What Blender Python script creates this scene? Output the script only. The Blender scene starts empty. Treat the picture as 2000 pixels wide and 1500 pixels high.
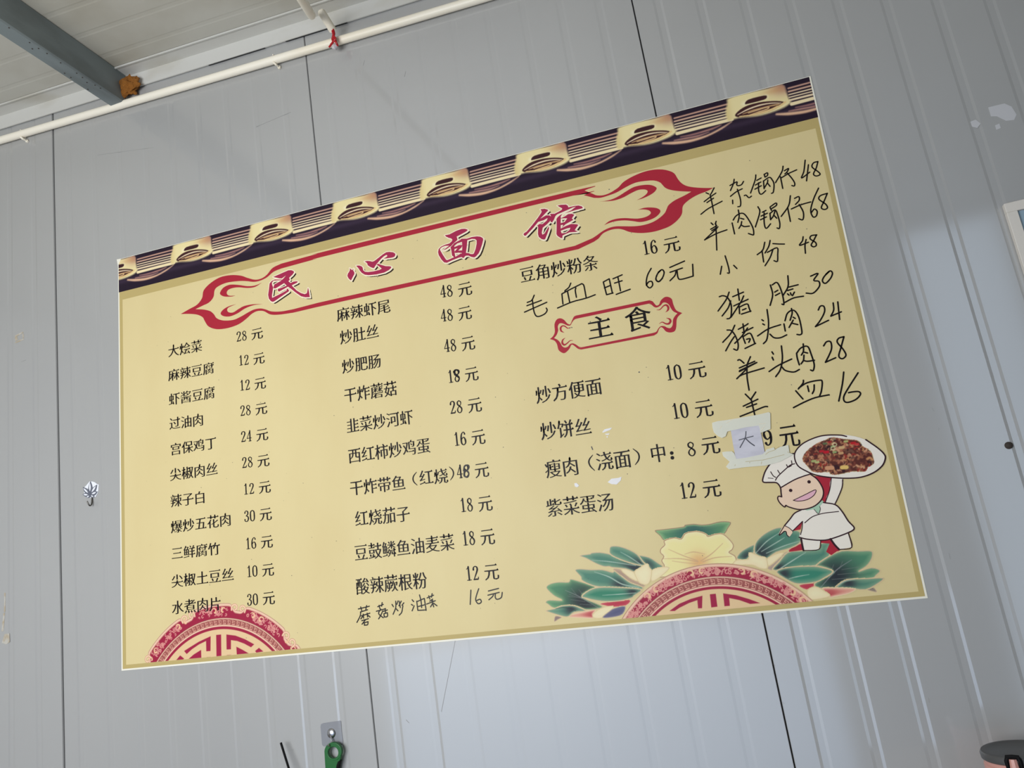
import bpy, bmesh, math, random
import numpy as np
from mathutils import Vector, Matrix
from mathutils.geometry import tessellate_polygon

random.seed(7)
rng = np.random.default_rng(7)
SC = bpy.context.scene
COL = SC.collection

# ------------------------------------------------------------------ camera
FPX = 1505.643                      # focal length in pixels of the 2000 x 1500 frame
CAM = np.array([0.0, -1.8032, 1.45])
_X = np.array([0.94849799, 0.17230237, 0.26582598])
_Y = np.array([0.29450931, -0.17052849, -0.94031075])
_Z = np.array([-0.11668687, 0.97017108, -0.21249058])
_Zw = _Z - 0.0325 * _X
_Zw /= np.linalg.norm(_Zw)
_Xw = np.cross(_Y, _Zw)
RW = np.array([_Xw, _Y, _Zw])       # camera axes -> world axes (wall is y = 0, z up)
cam_d = bpy.data.cameras.new('camera')
cam_d.sensor_fit = 'HORIZONTAL'
cam_d.sensor_width = 36.0
cam_d.lens = FPX / 2000.0 * 36.0
cam_d.clip_start = 0.05
cam = bpy.data.objects.new('camera', cam_d)
COL.objects.link(cam)
cam.matrix_world = Matrix([[*RW[0], CAM[0]], [*RW[1], CAM[1]], [*RW[2], CAM[2]], [0, 0, 0, 1]])
SC.camera = cam

# ------------------------------------------------------------------ world, daylight, exposure
SC.view_settings.view_transform = 'Standard'
SC.view_settings.look = 'None'
SC.view_settings.gamma = 1.0
SC.view_settings.exposure = 0.0
SC.view_settings.use_curve_mapping = False
wd = bpy.data.worlds.new('sky')
SC.world = wd
wd.use_nodes = True
wd.node_tree.nodes['Background'].inputs[0].default_value = (0.62, 0.75, 1.0, 1)
wd.node_tree.nodes['Background'].inputs[1].default_value = 0.6

XL, XR, YB = -3.81, 2.82, -2.75      # room extents
def zceil(x):                       # the roof falls gently to the right
    return 3.168 - 0.0565 * (x + 2.144)

def area(name, loc, rot, sx, sz, power, colr):
    d = bpy.data.lights.new(name, 'AREA')
    d.shape = 'RECTANGLE'; d.size = sx; d.size_y = sz
    d.energy = power; d.color = colr
    o = bpy.data.objects.new(name, d)
    COL.objects.link(o)
    o.location = loc; o.rotation_euler = rot
    return o
# daylight coming through the window and the door of the wall behind the camera
WIN = (-2.35, -0.55, 1.15, 2.3)      # x0 x1 z0 z1
LOW = (-2.5, 0.25, 0.08, 1.0)        # opening for the added low blue lamp
DOOR = (1.10, 1.60, 0.05, 2.9)
area('window_daylight', ((WIN[0]+WIN[1])/2, YB-0.05, (WIN[2]+WIN[3])/2), (math.radians(90), 0, 0), WIN[1]-WIN[0], WIN[3]-WIN[2], 73, (0.97, 0.985, 1.0))
area('door_daylight', ((DOOR[0]+DOOR[1])/2, YB-0.05, (DOOR[2]+DOOR[3])/2), (math.radians(90), 0, 0), DOOR[1]-DOOR[0], DOOR[3]-DOOR[2], 5.6, (0.68, 0.84, 1.0))
area('added_low_blue_fill', ((LOW[0]+LOW[1])/2, YB-0.05, (LOW[2]+LOW[3])/2), (math.radians(90), 0, 0), LOW[1]-LOW[0], LOW[3]-LOW[2], 8, (0.50, 0.70, 1.0))  # no real pane: added to tint the panels below the poster blue

# ------------------------------------------------------------------ helpers
def lin(c):
    c = np.asarray(c, float) / 255.0
    return np.where(c <= 0.04045, c / 12.92, ((c + 0.055) / 1.055) ** 2.4)
def rgba(c):
    return (*[float(v) for v in lin(c)], 1.0)

def mat(name, c, rough=0.5, metal=0.0, noise=None, bump=None, spec=0.5, alpha=None, coat=0.0):
    m = bpy.data.materials.new(name)
    m.use_nodes = True
    nt = m.node_tree
    b = nt.nodes['Principled BSDF']
    b.inputs['Roughness'].default_value = rough
    b.inputs['Metallic'].default_value = metal
    b.inputs['Specular IOR Level'].default_value = spec
    b.inputs['Coat Weight'].default_value = coat
    b.inputs['Coat Roughness'].default_value = 0.10
    b.inputs['Coat IOR'].default_value = 1.8
    b.inputs['Base Color'].default_value = rgba(c)
    tc = nt.nodes.new('ShaderNodeTexCoord')
    if noise:                       # (second colour, scale xyz, threshold low, high)
        c2, sc, lo, hi = noise
        mp = nt.nodes.new('ShaderNodeMapping'); mp.inputs['Scale'].default_value = sc
        nz = nt.nodes.new('ShaderNodeTexNoise'); nz.inputs['Scale'].default_value = 1.0
        nz.inputs['Detail'].default_value = 5.0
        rp = nt.nodes.new('ShaderNodeValToRGB')
        rp.color_ramp.elements[0].position = lo; rp.color_ramp.elements[0].color = rgba(c)
        rp.color_ramp.elements[1].position = hi; rp.color_ramp.elements[1].color = rgba(c2)
        nt.links.new(tc.outputs['Object'], mp.inputs[0]); nt.links.new(mp.outputs[0], nz.inputs['Vector'])
        nt.links.new(nz.outputs['Fac'], rp.inputs[0]); nt.links.new(rp.outputs[0], b.inputs['Base Color'])
    if bump:                        # (scale xyz, strength, distance)
        sc, st, di = bump
        mp = nt.nodes.new('ShaderNodeMapping'); mp.inputs['Scale'].default_value = sc
        nz = nt.nodes.new('ShaderNodeTexNoise'); nz.inputs['Scale'].default_value = 1.0
        bp = nt.nodes.new('ShaderNodeBump'); bp.inputs['Strength'].default_value = st
        bp.inputs['Distance'].default_value = di
        nt.links.new(tc.outputs['Object'], mp.inputs[0]); nt.links.new(mp.outputs[0], nz.inputs['Vector'])
        nt.links.new(nz.outputs['Fac'], bp.inputs['Height']); nt.links.new(bp.outputs[0], b.inputs['Normal'])
    if alpha is not None:
        b.inputs['Alpha'].default_value = alpha
    return m

def mesh_obj(name, verts, faces, m, parent=None, smooth=False):
    me = bpy.data.meshes.new(name)
    me.from_pydata([tuple(map(float, v)) for v in verts], [], [tuple(int(i) for i in f) for f in faces])
    me.update()
    if m: me.materials.append(m)
    if smooth:
        me.polygons.foreach_set('use_smooth', [True] * len(me.polygons))
    o = bpy.data.objects.new(name, me)
    COL.objects.link(o)
    if parent: o.parent = parent
    return o
def empty(name, loc=(0, 0, 0), rot=None):
    o = bpy.data.objects.new(name, None)
    COL.objects.link(o); o.location = loc
    o.empty_display_size = 0.05
    if rot: o.rotation_euler = rot
    return o
def tag(o, label=None, cat=None, group=None, kind=None):
    if label: o['label'] = label
    if cat: o['category'] = cat
    if group: o['group'] = group
    if kind: o['kind'] = kind
    return o

class MB:
    def __init__(s): s.v = []; s.f = []
    def add(s, v, f):
        n = len(s.v); s.v += [tuple(p) for p in v]; s.f += [tuple(i + n for i in q) for q in f]
    def box(s, x0, x1, y0, y1, z0, z1):
        s.add([(x0,y0,z0),(x1,y0,z0),(x1,y1,z0),(x0,y1,z0),(x0,y0,z1),(x1,y0,z1),(x1,y1,z1),(x0,y1,z1)],
              [(0,3,2,1),(4,5,6,7),(0,1,5,4),(1,2,6,5),(2,3,7,6),(3,0,4,7)])
    def tube(s, pts, r, n=12, cap=True):
        pts = [Vector(p) for p in pts]
        rs = r if isinstance(r, (list, tuple)) else [r] * len(pts)
        up = None; rings = []
        for i, p in enumerate(pts):
            t = (pts[min(i+1, len(pts)-1)] - pts[max(i-1, 0)]).normalized()
            if up is None:
                up = t.orthogonal().normalized()
            else:
                up = (up - t * up.dot(t)).normalized()
            b = t.cross(up)
            rings.append([p + (up * math.cos(2*math.pi*k/n) + b * math.sin(2*math.pi*k/n)) * rs[i] for k in range(n)])
        v = [q for R in rings for q in R]; f = []
        for i in range(len(pts)-1):
            for k in range(n):
                f.append((i*n+k, i*n+(k+1) % n, (i+1)*n+(k+1) % n, (i+1)*n+k))
        if cap:
            f.append(tuple(range(n))[::-1]); f.append(tuple((len(pts)-1)*n+k for k in range(n)))
        s.add(v, f)
    def lathe(s, prof, c, n=48, axis='z'):
        v = []; f = []
        for (r, h) in prof:
            for k in range(n):
                a = 2*math.pi*k/n
                if axis == 'z': v.append((c[0]+r*math.cos(a), c[1]+r*math.sin(a), c[2]+h))
                else: v.append((c[0]+r*math.cos(a), c[1]-h, c[2]+r*math.sin(a)))
        for i in range(len(prof)-1):
            for k in range(n):
                q = (i*n+k, i*n+(k+1) % n, (i+1)*n+(k+1) % n, (i+1)*n+k)
                f.append(q)
        s.add(v, f)
    def prism(s, pts, y0, y1):       # outline in x,z extruded from y0 (back) to y1 (front)
        n = len(pts)
        tris = tessellate_polygon([[Vector((p[0], p[1], 0)) for p in pts]])
        v = [(p[0], y0, p[1]) for p in pts] + [(p[0], y1, p[1]) for p in pts]
        f = [tuple(t) for t in tris] + [tuple(i+n for i in t) for t in tris]
        f += [(i, (i+1) % n, (i+1) % n + n, i+n) for i in range(n)]
        s.add(v, f)
    def build(s, name, m, parent=None, smooth=False, bevel=0):
        o = mesh_obj(name, s.v, s.f, m, parent, smooth)
        bm = bmesh.new(); bm.from_mesh(o.data)
        bmesh.ops.recalc_face_normals(bm, faces=bm.faces)
        bm.to_mesh(o.data); bm.free()
        if smooth:
            o.data.set_sharp_from_angle(angle=math.radians(40))
        if bevel:
            md = o.modifiers.new('edge', 'BEVEL'); md.width = bevel; md.segments = 2; md.limit_method = 'ANGLE'
        return o

def ray(px, py):
    return RW @ (np.array([px - 1000.0, -(py - 750.0), -FPX]) / FPX)
def hit(px, py, y=0.0):
    """the point of the plane y = const that the photograph shows at a pixel"""
    d = ray(px, py)
    return CAM + d * ((y - CAM[1]) / d[1])
def hit_x(px, py, x):
    d = ray(px, py); return CAM + d * ((x - CAM[0]) / d[0])

# ------------------------------------------------------------------ materials of the room
M = {}
M['panel'] = mat('painted_steel_panel', (171, 171, 169), 0.45, coat=1.0, noise=((166, 166, 165), (1.3, 1, 0.6), 0.35, 0.7), bump=((2.4, 1, 0.9), 0.2, 0.003), spec=0.9)
M['ceil'] = mat('ceiling_steel', (196, 194, 184), 0.45, noise=((168, 162, 146), (2.2, 2.5, 1), 0.42, 0.72), spec=0.4)
M['trim'] = mat('trim_steel', (206, 205, 199), 0.4, noise=((180, 174, 158), (3, 6, 6), 0.5, 0.75))
M['dark'] = mat('dark_gap', (22, 22, 24), 0.9)
M['beam'] = mat('grey_beam_paint', (126, 136, 138), 0.5, noise=((98, 104, 104), (9, 3, 9), 0.45, 0.7), spec=0.4)
M['rust'] = mat('rusty_bolt', (58, 50, 44), 0.8)
M['pvc'] = mat('white_pvc', (250, 243, 226), 0.42, noise=((232, 216, 182), (1.2, 9, 9), 0.5, 0.8))
M['foam'] = mat('orange_spray_foam', (214, 138, 48), 0.8, noise=((120, 66, 24), (22, 22, 22), 0.42, 0.68), bump=((60, 60, 60), 0.8, 0.006))
M['room'] = mat('room_wall_paint', (84, 76, 66), 0.6)
M['floor'] = mat('floor_tile', (128, 118, 104), 0.5)
M['chrome'] = mat('chrome', (196, 196, 200), 0.3, metal=1.0)
M['steel'] = mat('dark_steel', (104, 102, 98), 0.35, metal=1.0)
M['silver'] = mat('bright_foil', (240, 242, 248), 0.3)
M['leafdark'] = mat('dark_leaf_enamel', (104, 108, 120), 0.35)
M['black'] = mat('black_plastic', (8, 7, 9), 0.7, spec=0.2)
M['green'] = mat('green_plastic', (6, 94, 34), 0.45, spec=0.5)
M['clear'] = mat('clear_hook_plastic', (170, 172, 178), 0.2, alpha=0.62)
M['redwire'] = mat('red_wire', (176, 20, 30), 0.35)
M['frame'] = mat('white_frame', (222, 216, 206), 0.45)
M['bluesheet'] = mat('pale_blue_sheet', (152, 172, 184), 0.25, noise=((140, 164, 178), (6, 1, 6), 0.4, 0.7))
M['pink'] = mat('dusty_pink_plastic', (206, 150, 138), 0.4)
M['lid'] = mat('charcoal_lid', (74, 74, 74), 0.4)
M['wood'] = mat('counter_board', (150, 140, 128), 0.5)

# ------------------------------------------------------------------ the menu wall
SEAM0, PW = -1.9185, 0.9485
wall = MB(); wall.box(XL-0.2, XR+0.2, 0.055, 0.12, 0.0, 3.6)
wall = wall.build('wall_front', M['dark']); tag(wall, kind='structure')
def wall_panel(x0, x1, dep, g0, g1):
    a, b = x0+g0, x1-g1
    xs = [(a, 0.003), (a+0.0012, 0.0)]
    g = x0 + 0.062
    while g + 0.03 < b:
        xs += [(g-0.012, 0.0), (g-0.006, dep), (g+0.006, dep), (g+0.012, 0.0)]
        g += 0.1002
    xs += [(b-0.0012, 0.0), (b, 0.003)]
    v = []; f = []
    n = len(xs)
    zs = [0.0, 0.8, 1.6, 2.4, None]
    for z in zs:
        for x, y in xs:
            v.append((x, y, zceil(x) + 0.01 if z is None else z))
    for i in range(len(zs)-1):
        for j in range(n-1):
            f.append((i*n+j, i*n+j+1, (i+1)*n+j+1, (i+1)*n+j))
    base = len(v)
    for z in (0.0, None):
        for x in (a, b):
            v.append((x, 0.05, zceil(x)+0.01 if z is None else z))
    L = [i*n for i in range(len(zs))]; Rr = [i*n+n-1 for i in range(len(zs))]
    f.append(tuple([base] + L + [base+2])); f.append(tuple([base+1, base+3] + Rr[::-1]))
    f.append(tuple([base, base+1] + list(range(n))[::-1]))
    f.append(tuple([base+2] + [(len(zs)-1)*n+j for j in range(n)] + [base+3]))
    mb = MB(); mb.add(v, f)
    return mb.build('wall_panel', M['panel'], wall)
for i in range(-2, 5):
    wall_panel(SEAM0 + i*PW, SEAM0 + (i+1)*PW, {0: 0.0006, 1: 0.0004, -1: 0.0011}.get(i, 0.0009), 0.003 if i == 0 else 0.0011, 0.003 if i == -1 else 0.0011)

# tape residue, stains, scratches and a screw on the wall
def flat_patch(name, pts, m, parent, y=-0.0006):
    mb = MB(); mb.prism([hit(*p)[[0, 2]] for p in pts], y+0.0005, y)
    return mb.build(name, m, parent)
M['residue'] = mat('white_tape_residue', (196, 196, 198), 0.6)
M['oldtape'] = mat('brown_tape_residue', (176, 162, 138), 0.6, noise=((190, 186, 176), (60, 60, 60), 0.4, 0.6))
M['scuff'] = mat('dark_scuff', (158, 158, 156), 0.7)
def crop(x0, y0, s): return lambda pts: [(x0 + a/s, y0 + b/s) for a, b in pts]
c3 = crop(1300, 0, 2.857)
for pl in ([(1800,600),(1840,590),(1890,578),(1930,595),(1958,640),(1945,670),(1900,675),(1850,650),(1815,650)],
           [(1700,680),(1730,668),(1758,690),(1740,715),(1710,708)], [(1838,700),(1862,690),(1870,715),(1845,725)]):
    flat_patch('tape_residue', c3(pl), M['residue'], wall)
c7 = crop(0, 550, 7.5)
for pl in ([(218,790),(338,735),(342,752),(225,815)], [(218,815),(250,805),(265,850),(230,875)],
           [(222,890),(350,830),(352,850),(225,905)], [(330,770),(350,765),(352,820),(335,830)]):
    flat_patch('tape_mark', c7(pl), M['oldtape'], wall)
c5 = crop(0, 1040, 3.226)
for pl in ([(28,380),(36,380),(34,500),(26,500)], [(22,510),(32,505),(24,620),(10,625)], [(30,640),(60,635),(62,690),(40,705),(12,695)]):
    flat_patch('tape_mark', c5(pl), M['oldtape'], wall)
def scratch(a, b, w=0.0011, m=None):
    A = hit(*a)[[0, 2]]; B = hit(*b)[[0, 2]]
    d = (B-A)/np.linalg.norm(B-A); nrm = np.array([-d[1], d[0]]) * w/2
    mb = MB(); mb.prism([A-nrm*0.3, B-nrm, B+nrm, A+nrm], -0.0001, -0.0006)
    return mb.build('scratch', m or M['scuff'], wall)
for a, b in [((889,1251),(862,1390)), ((568,219),(500,248)), ((300,288),(190,303)), ((42,707),(50,703)), ((566,1465),(574,1464)),
             ((793,1406),(799,1412)), ((712,118),(709,128)), ((792,140),(790,150)), ((1853,1080),(1856,1092)),
             ((1813,1363),(1815,1372)), ((1511,1298),(1514,1300)), ((1529,1373),(1532,1374)), ((1820,797),(1824,803)), ((1833,841),(1834,836))]:
    scratch(a, b)
scr = MB(); hp = hit(1970, 870)
scr.lathe([(0.0, 0.006), (0.004, 0.0055), (0.0072, 0.003), (0.0075, 0.0)], (hp[0], 0.0, hp[2]), 20, 'y')
tag(scr.build('screw_head', M['rust'], None, True), 'dark round screw head sunk in the wall panel below the framed sheet', 'screw')

# ------------------------------------------------------------------ ceiling, trim, other walls, floor
ceil_root = MB()
ceil_root.add([(XL-0.2, 0.15, zceil(XL-0.2)+0.06), (XR+0.2, 0.15, zceil(XR+0.2)+0.06), (XR+0.2, YB-0.2, zceil(XR+0.2)+0.06), (XL-0.2, YB-0.2, zceil(XL-0.2)+0.06),
               (XL-0.2, 0.15, zceil(XL-0.2)+0.12), (XR+0.2, 0.15, zceil(XR+0.2)+0.12), (XR+0.2, YB-0.2, zceil(XR+0.2)+0.12), (XL-0.2, YB-0.2, zceil(XL-0.2)+0.12)],
              [(0,1,2,3),(4,7,6,5),(0,4,5,1),(1,5,6,2),(2,6,7,3),(3,7,4,0)])
ceiling = ceil_root.build('ceiling', M['ceil']); tag(ceiling, kind='structure')
y = 0.05
while y > YB:
    y1 = max(y - 0.95, YB - 0.1)
    prof = [(y, 0.004)]
    g = y - 0.06
    while g - 0.02 > y1:
        prof += [(g+0.010, 0.0), (g+0.005, 0.0006), (g-0.005, 0.0006), (g-0.010, 0.0)]
        g -= 0.1
    prof += [(y1+0.002, 0.0), (y1+0.001, 0.004)]
    v = []; n = len(prof)
    for x in (XL-0.1, XR+0.1):
        for (yy, dz) in prof: v.append((x, yy, zceil(x)+dz))
    for x in (XL-0.1, XR+0.1):
        for yy in (y, y1+0.001): v.append((x, yy, zceil(x)+0.055))
    f = [(j, j+1, n+j+1, n+j) for j in range(n-1)]
    b = 2*n
    f += [(b, b+1, b+3, b+2), tuple([b] + list(range(n)) + [b+1]), tuple([b+2, b+3] + list(range(n, 2*n))[::-1]), (0, b, b+2, n), (n-1, 2*n-1, b+3, b+1)]
    mb = MB(); mb.add(v, f); mb.build('ceiling_panel', M['ceil'], ceiling)
    y = y1
# folded steel angle between wall and ceiling
def slab(x0, x1, sec):               # section (y, dz below ceiling) closed polygon
    v = [(x, yy, zceil(x)+dz) for x in (x0, x1) for yy, dz in sec]
    n = len(sec)
    return v, [tuple(range(n)), tuple(range(n, 2*n))[::-1]] + [(i, (i+1) % n, (i+1) % n+n, i+n) for i in range(n)]
tr = MB()
tr.add(*slab(XL, XR, [(-0.004, -0.052), (-0.0055, -0.052), (-0.0055, -0.0035), (-0.052, -0.0035), (-0.052, -0.0015), (-0.004, -0.0015)]))
tr.add(*slab(XL, XR, [(-0.052, -0.0015), (-0.052, -0.0065), (-0.056, -0.0065), (-0.056, -0.0015)]))
tr.add(*slab(XL, XR, [(-0.0035, -0.0475), (-0.0035, -0.0535), (-0.0075, -0.0535), (-0.0075, -0.0475)]))
tag(tr.build('trim_1', M['trim']), kind='structure')
for (p, q) in (((238,189),(268,180)), ((410,136),(520,103)), ((560,88),(680,50))):
    A = hit(*p); B = hit(*q)
    mb = MB(); mb.tube([(A[0], -0.0045, zceil(A[0])-0.0545), (B[0], -0.0045, zceil(B[0])-0.0545)], 0.0012, 6)
    mb.build('gap_shadow', M['dark'], bpy.data.objects['trim_1'])

fl = MB(); fl.box(XL-0.2, XR+0.2, YB-0.2, 0.15, -0.06, 0.0); tag(fl.build('floor', M['floor']), kind='structure')
wl = MB(); wl.box(XL-0.1, XL, YB, 0.0, 0, 3.3); tag(wl.build('wall_left', mat('pale_bounce_paint', (214, 214, 210), 0.6)), kind='structure')  # unseen wall, paint made pale to bounce light onto the left panels
wr = MB(); wr.box(XR, XR+0.1, YB, 0.0, 0, 3.0); tag(wr.build('wall_right', M['room']), kind='structure')
wb = MB()
for (a, b, c, d) in ((XL, WIN[0], 0, 3.3), (WIN[0], WIN[1], LOW[3], WIN[2]), (WIN[0], LOW[1], 0, LOW[2]), (WIN[0], WIN[1], WIN[3], 3.3), (WIN[1], LOW[1], LOW[3], 3.1), (LOW[1], DOOR[0], 0, 3.05),
                     (DOOR[0], DOOR[1], DOOR[3], 3.05), (DOOR[1], XR, 0, 3.0)):
    wb.box(a, b, YB-0.1, YB, c, d)
tag(wb.build('wall_back', M['room']), kind='structure')

# ------------------------------------------------------------------ roof beam with foam
bm_ = empty('roof_beam', (-1.61, 0, 3.03)); tag(bm_, 'grey painted steel channel beam running under the ceiling to the wall', 'beam')
zb = 0.0; zt = 0.105
mb = MB()
_sec = [(-0.046,zb),(-0.004,zb),(0,zb+0.004),(0,zt),(-0.003,zt),(-0.003,zb+0.003),(-0.046,zb+0.003)]
mb.add([(x, yy, z) for yy in (-0.012, YB+0.05) for (x, z) in _sec], [tuple(range(7)), tuple(range(7,14))[::-1]] + [(i,(i+1)%7,(i+1)%7+7,i+7) for i in range(7)])
mb.build('channel', M['beam'], bm_)
mb = MB(); mb.box(-0.046, -0.003, YB+0.05, -0.012, zt-0.003, zt); mb.build('top_flange', M['beam'], bm_)
cb = crop(0, 0, 2.857)
for (a, b) in cb([(50,155),(165,237),(215,270),(262,298),(338,350),(428,408),(395,432),(360,408),(485,460),(490,498),(560,492),(530,475),(180,272),(460,432)]):
    d = ray(a, b); p = CAM + d*((3.03-CAM[2])/d[2])
    mb = MB(); mb.lathe([(0.0, -0.0016), (0.0014, -0.0012), (0.0022, 0.0)], (p[0]+1.61, p[1], 0.0), 8)
    mb.build('rivet', M['rust'], bm_)
bmf = bmesh.new(); bmesh.ops.create_icosphere(bmf, subdivisions=4, radius=1.0)
from mathutils import noise as mnoise
for v in bmf.verts:
    n_ = mnoise.noise(v.co*1.7+Vector((3, 1, 2)))*0.55 + mnoise.noise(v.co*4.5)*0.28 + mnoise.noise(v.co*10)*0.10
    v.co *= 1.0 + n_
me = bpy.data.meshes.new('spray_foam'); bmf.to_mesh(me); bmf.free()
me.materials.append(M['foam']); me.polygons.foreach_set('use_smooth', [True]*len(me.polygons))
fo = bpy.data.objects.new('spray_foam', me); COL.objects.link(fo)
fo.location = (-1.592, -0.022, 3.082); fo.scale = (0.036, 0.02, 0.031)
tag(fo, 'lump of orange expanding foam at the end of the grey beam', 'foam')

# ------------------------------------------------------------------ white conduit along the wall
def zpipe(x): return 3.063 - 0.0635*(x + 2.144)
cp = empty('conduit_pipe', (-0.9, -0.016, zpipe(-0.9))); tag(cp, 'long white plastic conduit pipe running along the top of the wall', 'pipe')
mb = MB()
mb.tube([(x+0.9, 0.0 + 0.0006*math.sin(3*x), zpipe(x)-zpipe(-0.9) + 0.0012*math.sin(2.1*x)) for x in np.linspace(XL+0.02, XR-0.02, 40)], 0.0122, 20)
mb.build('pipe', M['pvc'], cp, True)
for p in ((52, 272), (543, 129), (1330, -95), (-500, 430)):
    h = hit(*p); x = h[0]+0.9; z0 = zpipe(h[0])-zpipe(-0.9)
    mb = MB()
    mb.tube([(x, 0.0125*math.cos(a)*1.12, z0+0.0125*math.sin(a)*1.12) for a in np.linspace(-2.2, 0.6+math.pi/2, 10)], 0.0016, 6)
    mb.tube([(x, -0.006, z0-0.0135), (x+0.004, -0.002, z0-0.02), (x+0.006, 0.010, z0-0.0215)], [0.004, 0.0032, 0.0022], 8)
    mb.tube([(x+0.006, 0.010, z0-0.0215), (x+0.006, 0.0152, z0-0.0215)], [0.005, 0.005], 8)
    mb.build('clip', M['pvc'], cp, True)

t1 = MB()
A = hit(609, 31, -0.13); B = hit(572, -28, -0.34)
t1.tube([A, A + (B-A)*0.03, B, B + (B-A)*3], [0.0105, 0.0118, 0.0118, 0.0118], 18)
tag(t1.build('conduit_stub', M['pvc'], None, True), 'closed white conduit tube hanging from the ceiling beside the red wires', 'pipe')
t2 = MB()
A2 = hit(650, 59, -0.045); B2 = hit(628, 24, -0.10)
d2 = (A2-B2)/np.linalg.norm(A2-B2)
t2.tube([B2 - d2*0.008, B2 - d2*0.006, B2, A2], [0.0006, 0.0075, 0.0112, 0.0112], 18, False)
t2.tube([A2, A2 - d2*0.03], [0.009, 0.009], 18, False)
t2.tube([A2, A2 + d2*0.0001], [0.0112, 0.009], 18, False)
tag(t2.build('conduit_end', M['pvc'], None, True), 'short open white conduit tube with red wires coming out', 'pipe')
wr_ = MB()
def cr(P, n=6, closed=False):
    P = [np.array(p, float) for p in P]
    N = len(P); out = []
    rngN = N if closed else N-1
    for i in range(rngN):
        p0 = P[(i-1) % N] if (closed or i > 0) else P[i]*2-P[i+1]
        p1 = P[i]; p2 = P[(i+1) % N]
        p3 = P[(i+2) % N] if (closed or i+2 < N) else p2*2-p1
        for k in range(n):
            t = k/n
            out.append(0.5*((2*p1)+(-p0+p2)*t+(2*p0-5*p1+4*p2-p3)*t*t+(-p0+3*p1-3*p2+p3)*t**3))
    if not closed: out.append(P[-1])
    return out
for pts in ([(647,55,-.055),(650,64,-.046),(653,72,-.042),(656,80,-.040),(660,90,-.032)],
            [(649,56,-.055),(651,66,-.044),(649,76,-.042),(650,82,-.043),(643,92,-.034)],
            [(648,56,-.055),(652,70,-.046),(655,76,-.045),(647,86,-.040),(645,90,-.036)],
            [(650,56,-.055),(653,66,-.045),(651,74,-.044),(657,84,-.040),(659,88,-.034)]):
    wr_.tube(cr([hit(*p) for p in pts], 6), 0.0029, 8)
tag(wr_.build('red_wires', M['redwire'], None, True), 'bundle of red wires hanging from the open tube onto the conduit', 'wire')
lab = MB()
A = hit(648, 94, -0.030); Bq = hit(661, 88, -0.0305)
lab.tube([A, (A+Bq)/2 + np.array([0, -0.0004, 0.0]), Bq], [0.0005, 0.0105, 0.0006], 10)
tag(lab.build('cloth_scrap', mat('white_cloth_scrap', (214, 210, 212), 0.7), None, True), 'small white scrap under the red wires on the conduit', 'scrap')

# ------------------------------------------------------------------ the menu poster
PBL = hit(238, 1310); PTL = hit(231, 507); PTR = hit(1583, 149)
EX = (PTR-PTL); PWID = float(np.linalg.norm(EX)); EX = EX/PWID
EZ = (PTL-PBL); PHEI = float(np.linalg.norm(EZ)); EZ = EZ/PHEI
PY = -0.0012
poster = empty('menu_poster', (PBL[0], PY, PBL[2]), (0, math.atan2(-EX[2], EX[0]), 0))
tag(poster, 'large cream vinyl menu poster with red title banner hung slightly askew on the wall', 'poster')
LAY = 0.00013
def uv(px, py):
    q = hit(px, py) - PBL
    return np.array([q @ EX, q @ EZ])
def UV(c, pts): return [uv(*p) for p in c(pts)]

def pmat(name, c, rough=0.45, **k): return mat(name, c, rough, spec=0.14, **k)
PM = {}
PM['paper'] = pmat('vinyl_white', (240, 236, 220))
PM['cream'] = pmat('print_cream', (223, 206, 154), noise=((217, 198, 145), (5, 1, 2.2), 0.3, 0.75), bump=((16, 1, 0.8), 0.22, 0.004))
PM['khaki'] = pmat('print_khaki', (190, 170, 112))
PM['red'] = pmat('print_red', (172, 42, 58))
PM['title'] = pmat('print_crimson', (168, 44, 80))
PM['halo'] = pmat('print_halo', (247, 232, 204))
PM['shade'] = pmat('print_dark_brown', (42, 28, 20))
PM['text'] = pmat('print_black', (20, 14, 18))
PM['ink'] = pmat('marker_ink', (24, 20, 20), 0.3)
PM['pencil'] = pmat('pencil_grey', (88, 88, 96), 0.6)
PM['white'] = pmat('print_white', (238, 230, 216))
PM['skin'] = pmat('print_skin', (238, 208, 180))
PM['line'] = pmat('print_outline', (52, 26, 34))
PM['mouth'] = pmat('print_mouth', (228, 178, 190))
PM['scarf'] = pmat('print_mint', (168, 200, 172))
PM['note'] = mat('note_paper', (206, 204, 212), 0.7, noise=((190, 188, 198), (20, 1, 60), 0.4, 0.7))
PM['tear'] = pmat('torn_white', (236, 234, 234), 0.6)
vc = bpy.data.materials.new('print_picture'); vc.use_nodes = True
_a = vc.node_tree.nodes.new('ShaderNodeAttribute'); _a.attribute_name = 'ink'
_b = vc.node_tree.nodes['Principled BSDF']; _b.inputs['Roughness'].default_value = 0.45; _b.inputs['Specular IOR Level'].default_value = 0.14
vc.node_tree.links.new(_a.outputs['Color'], _b.inputs['Base Color'])

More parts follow.
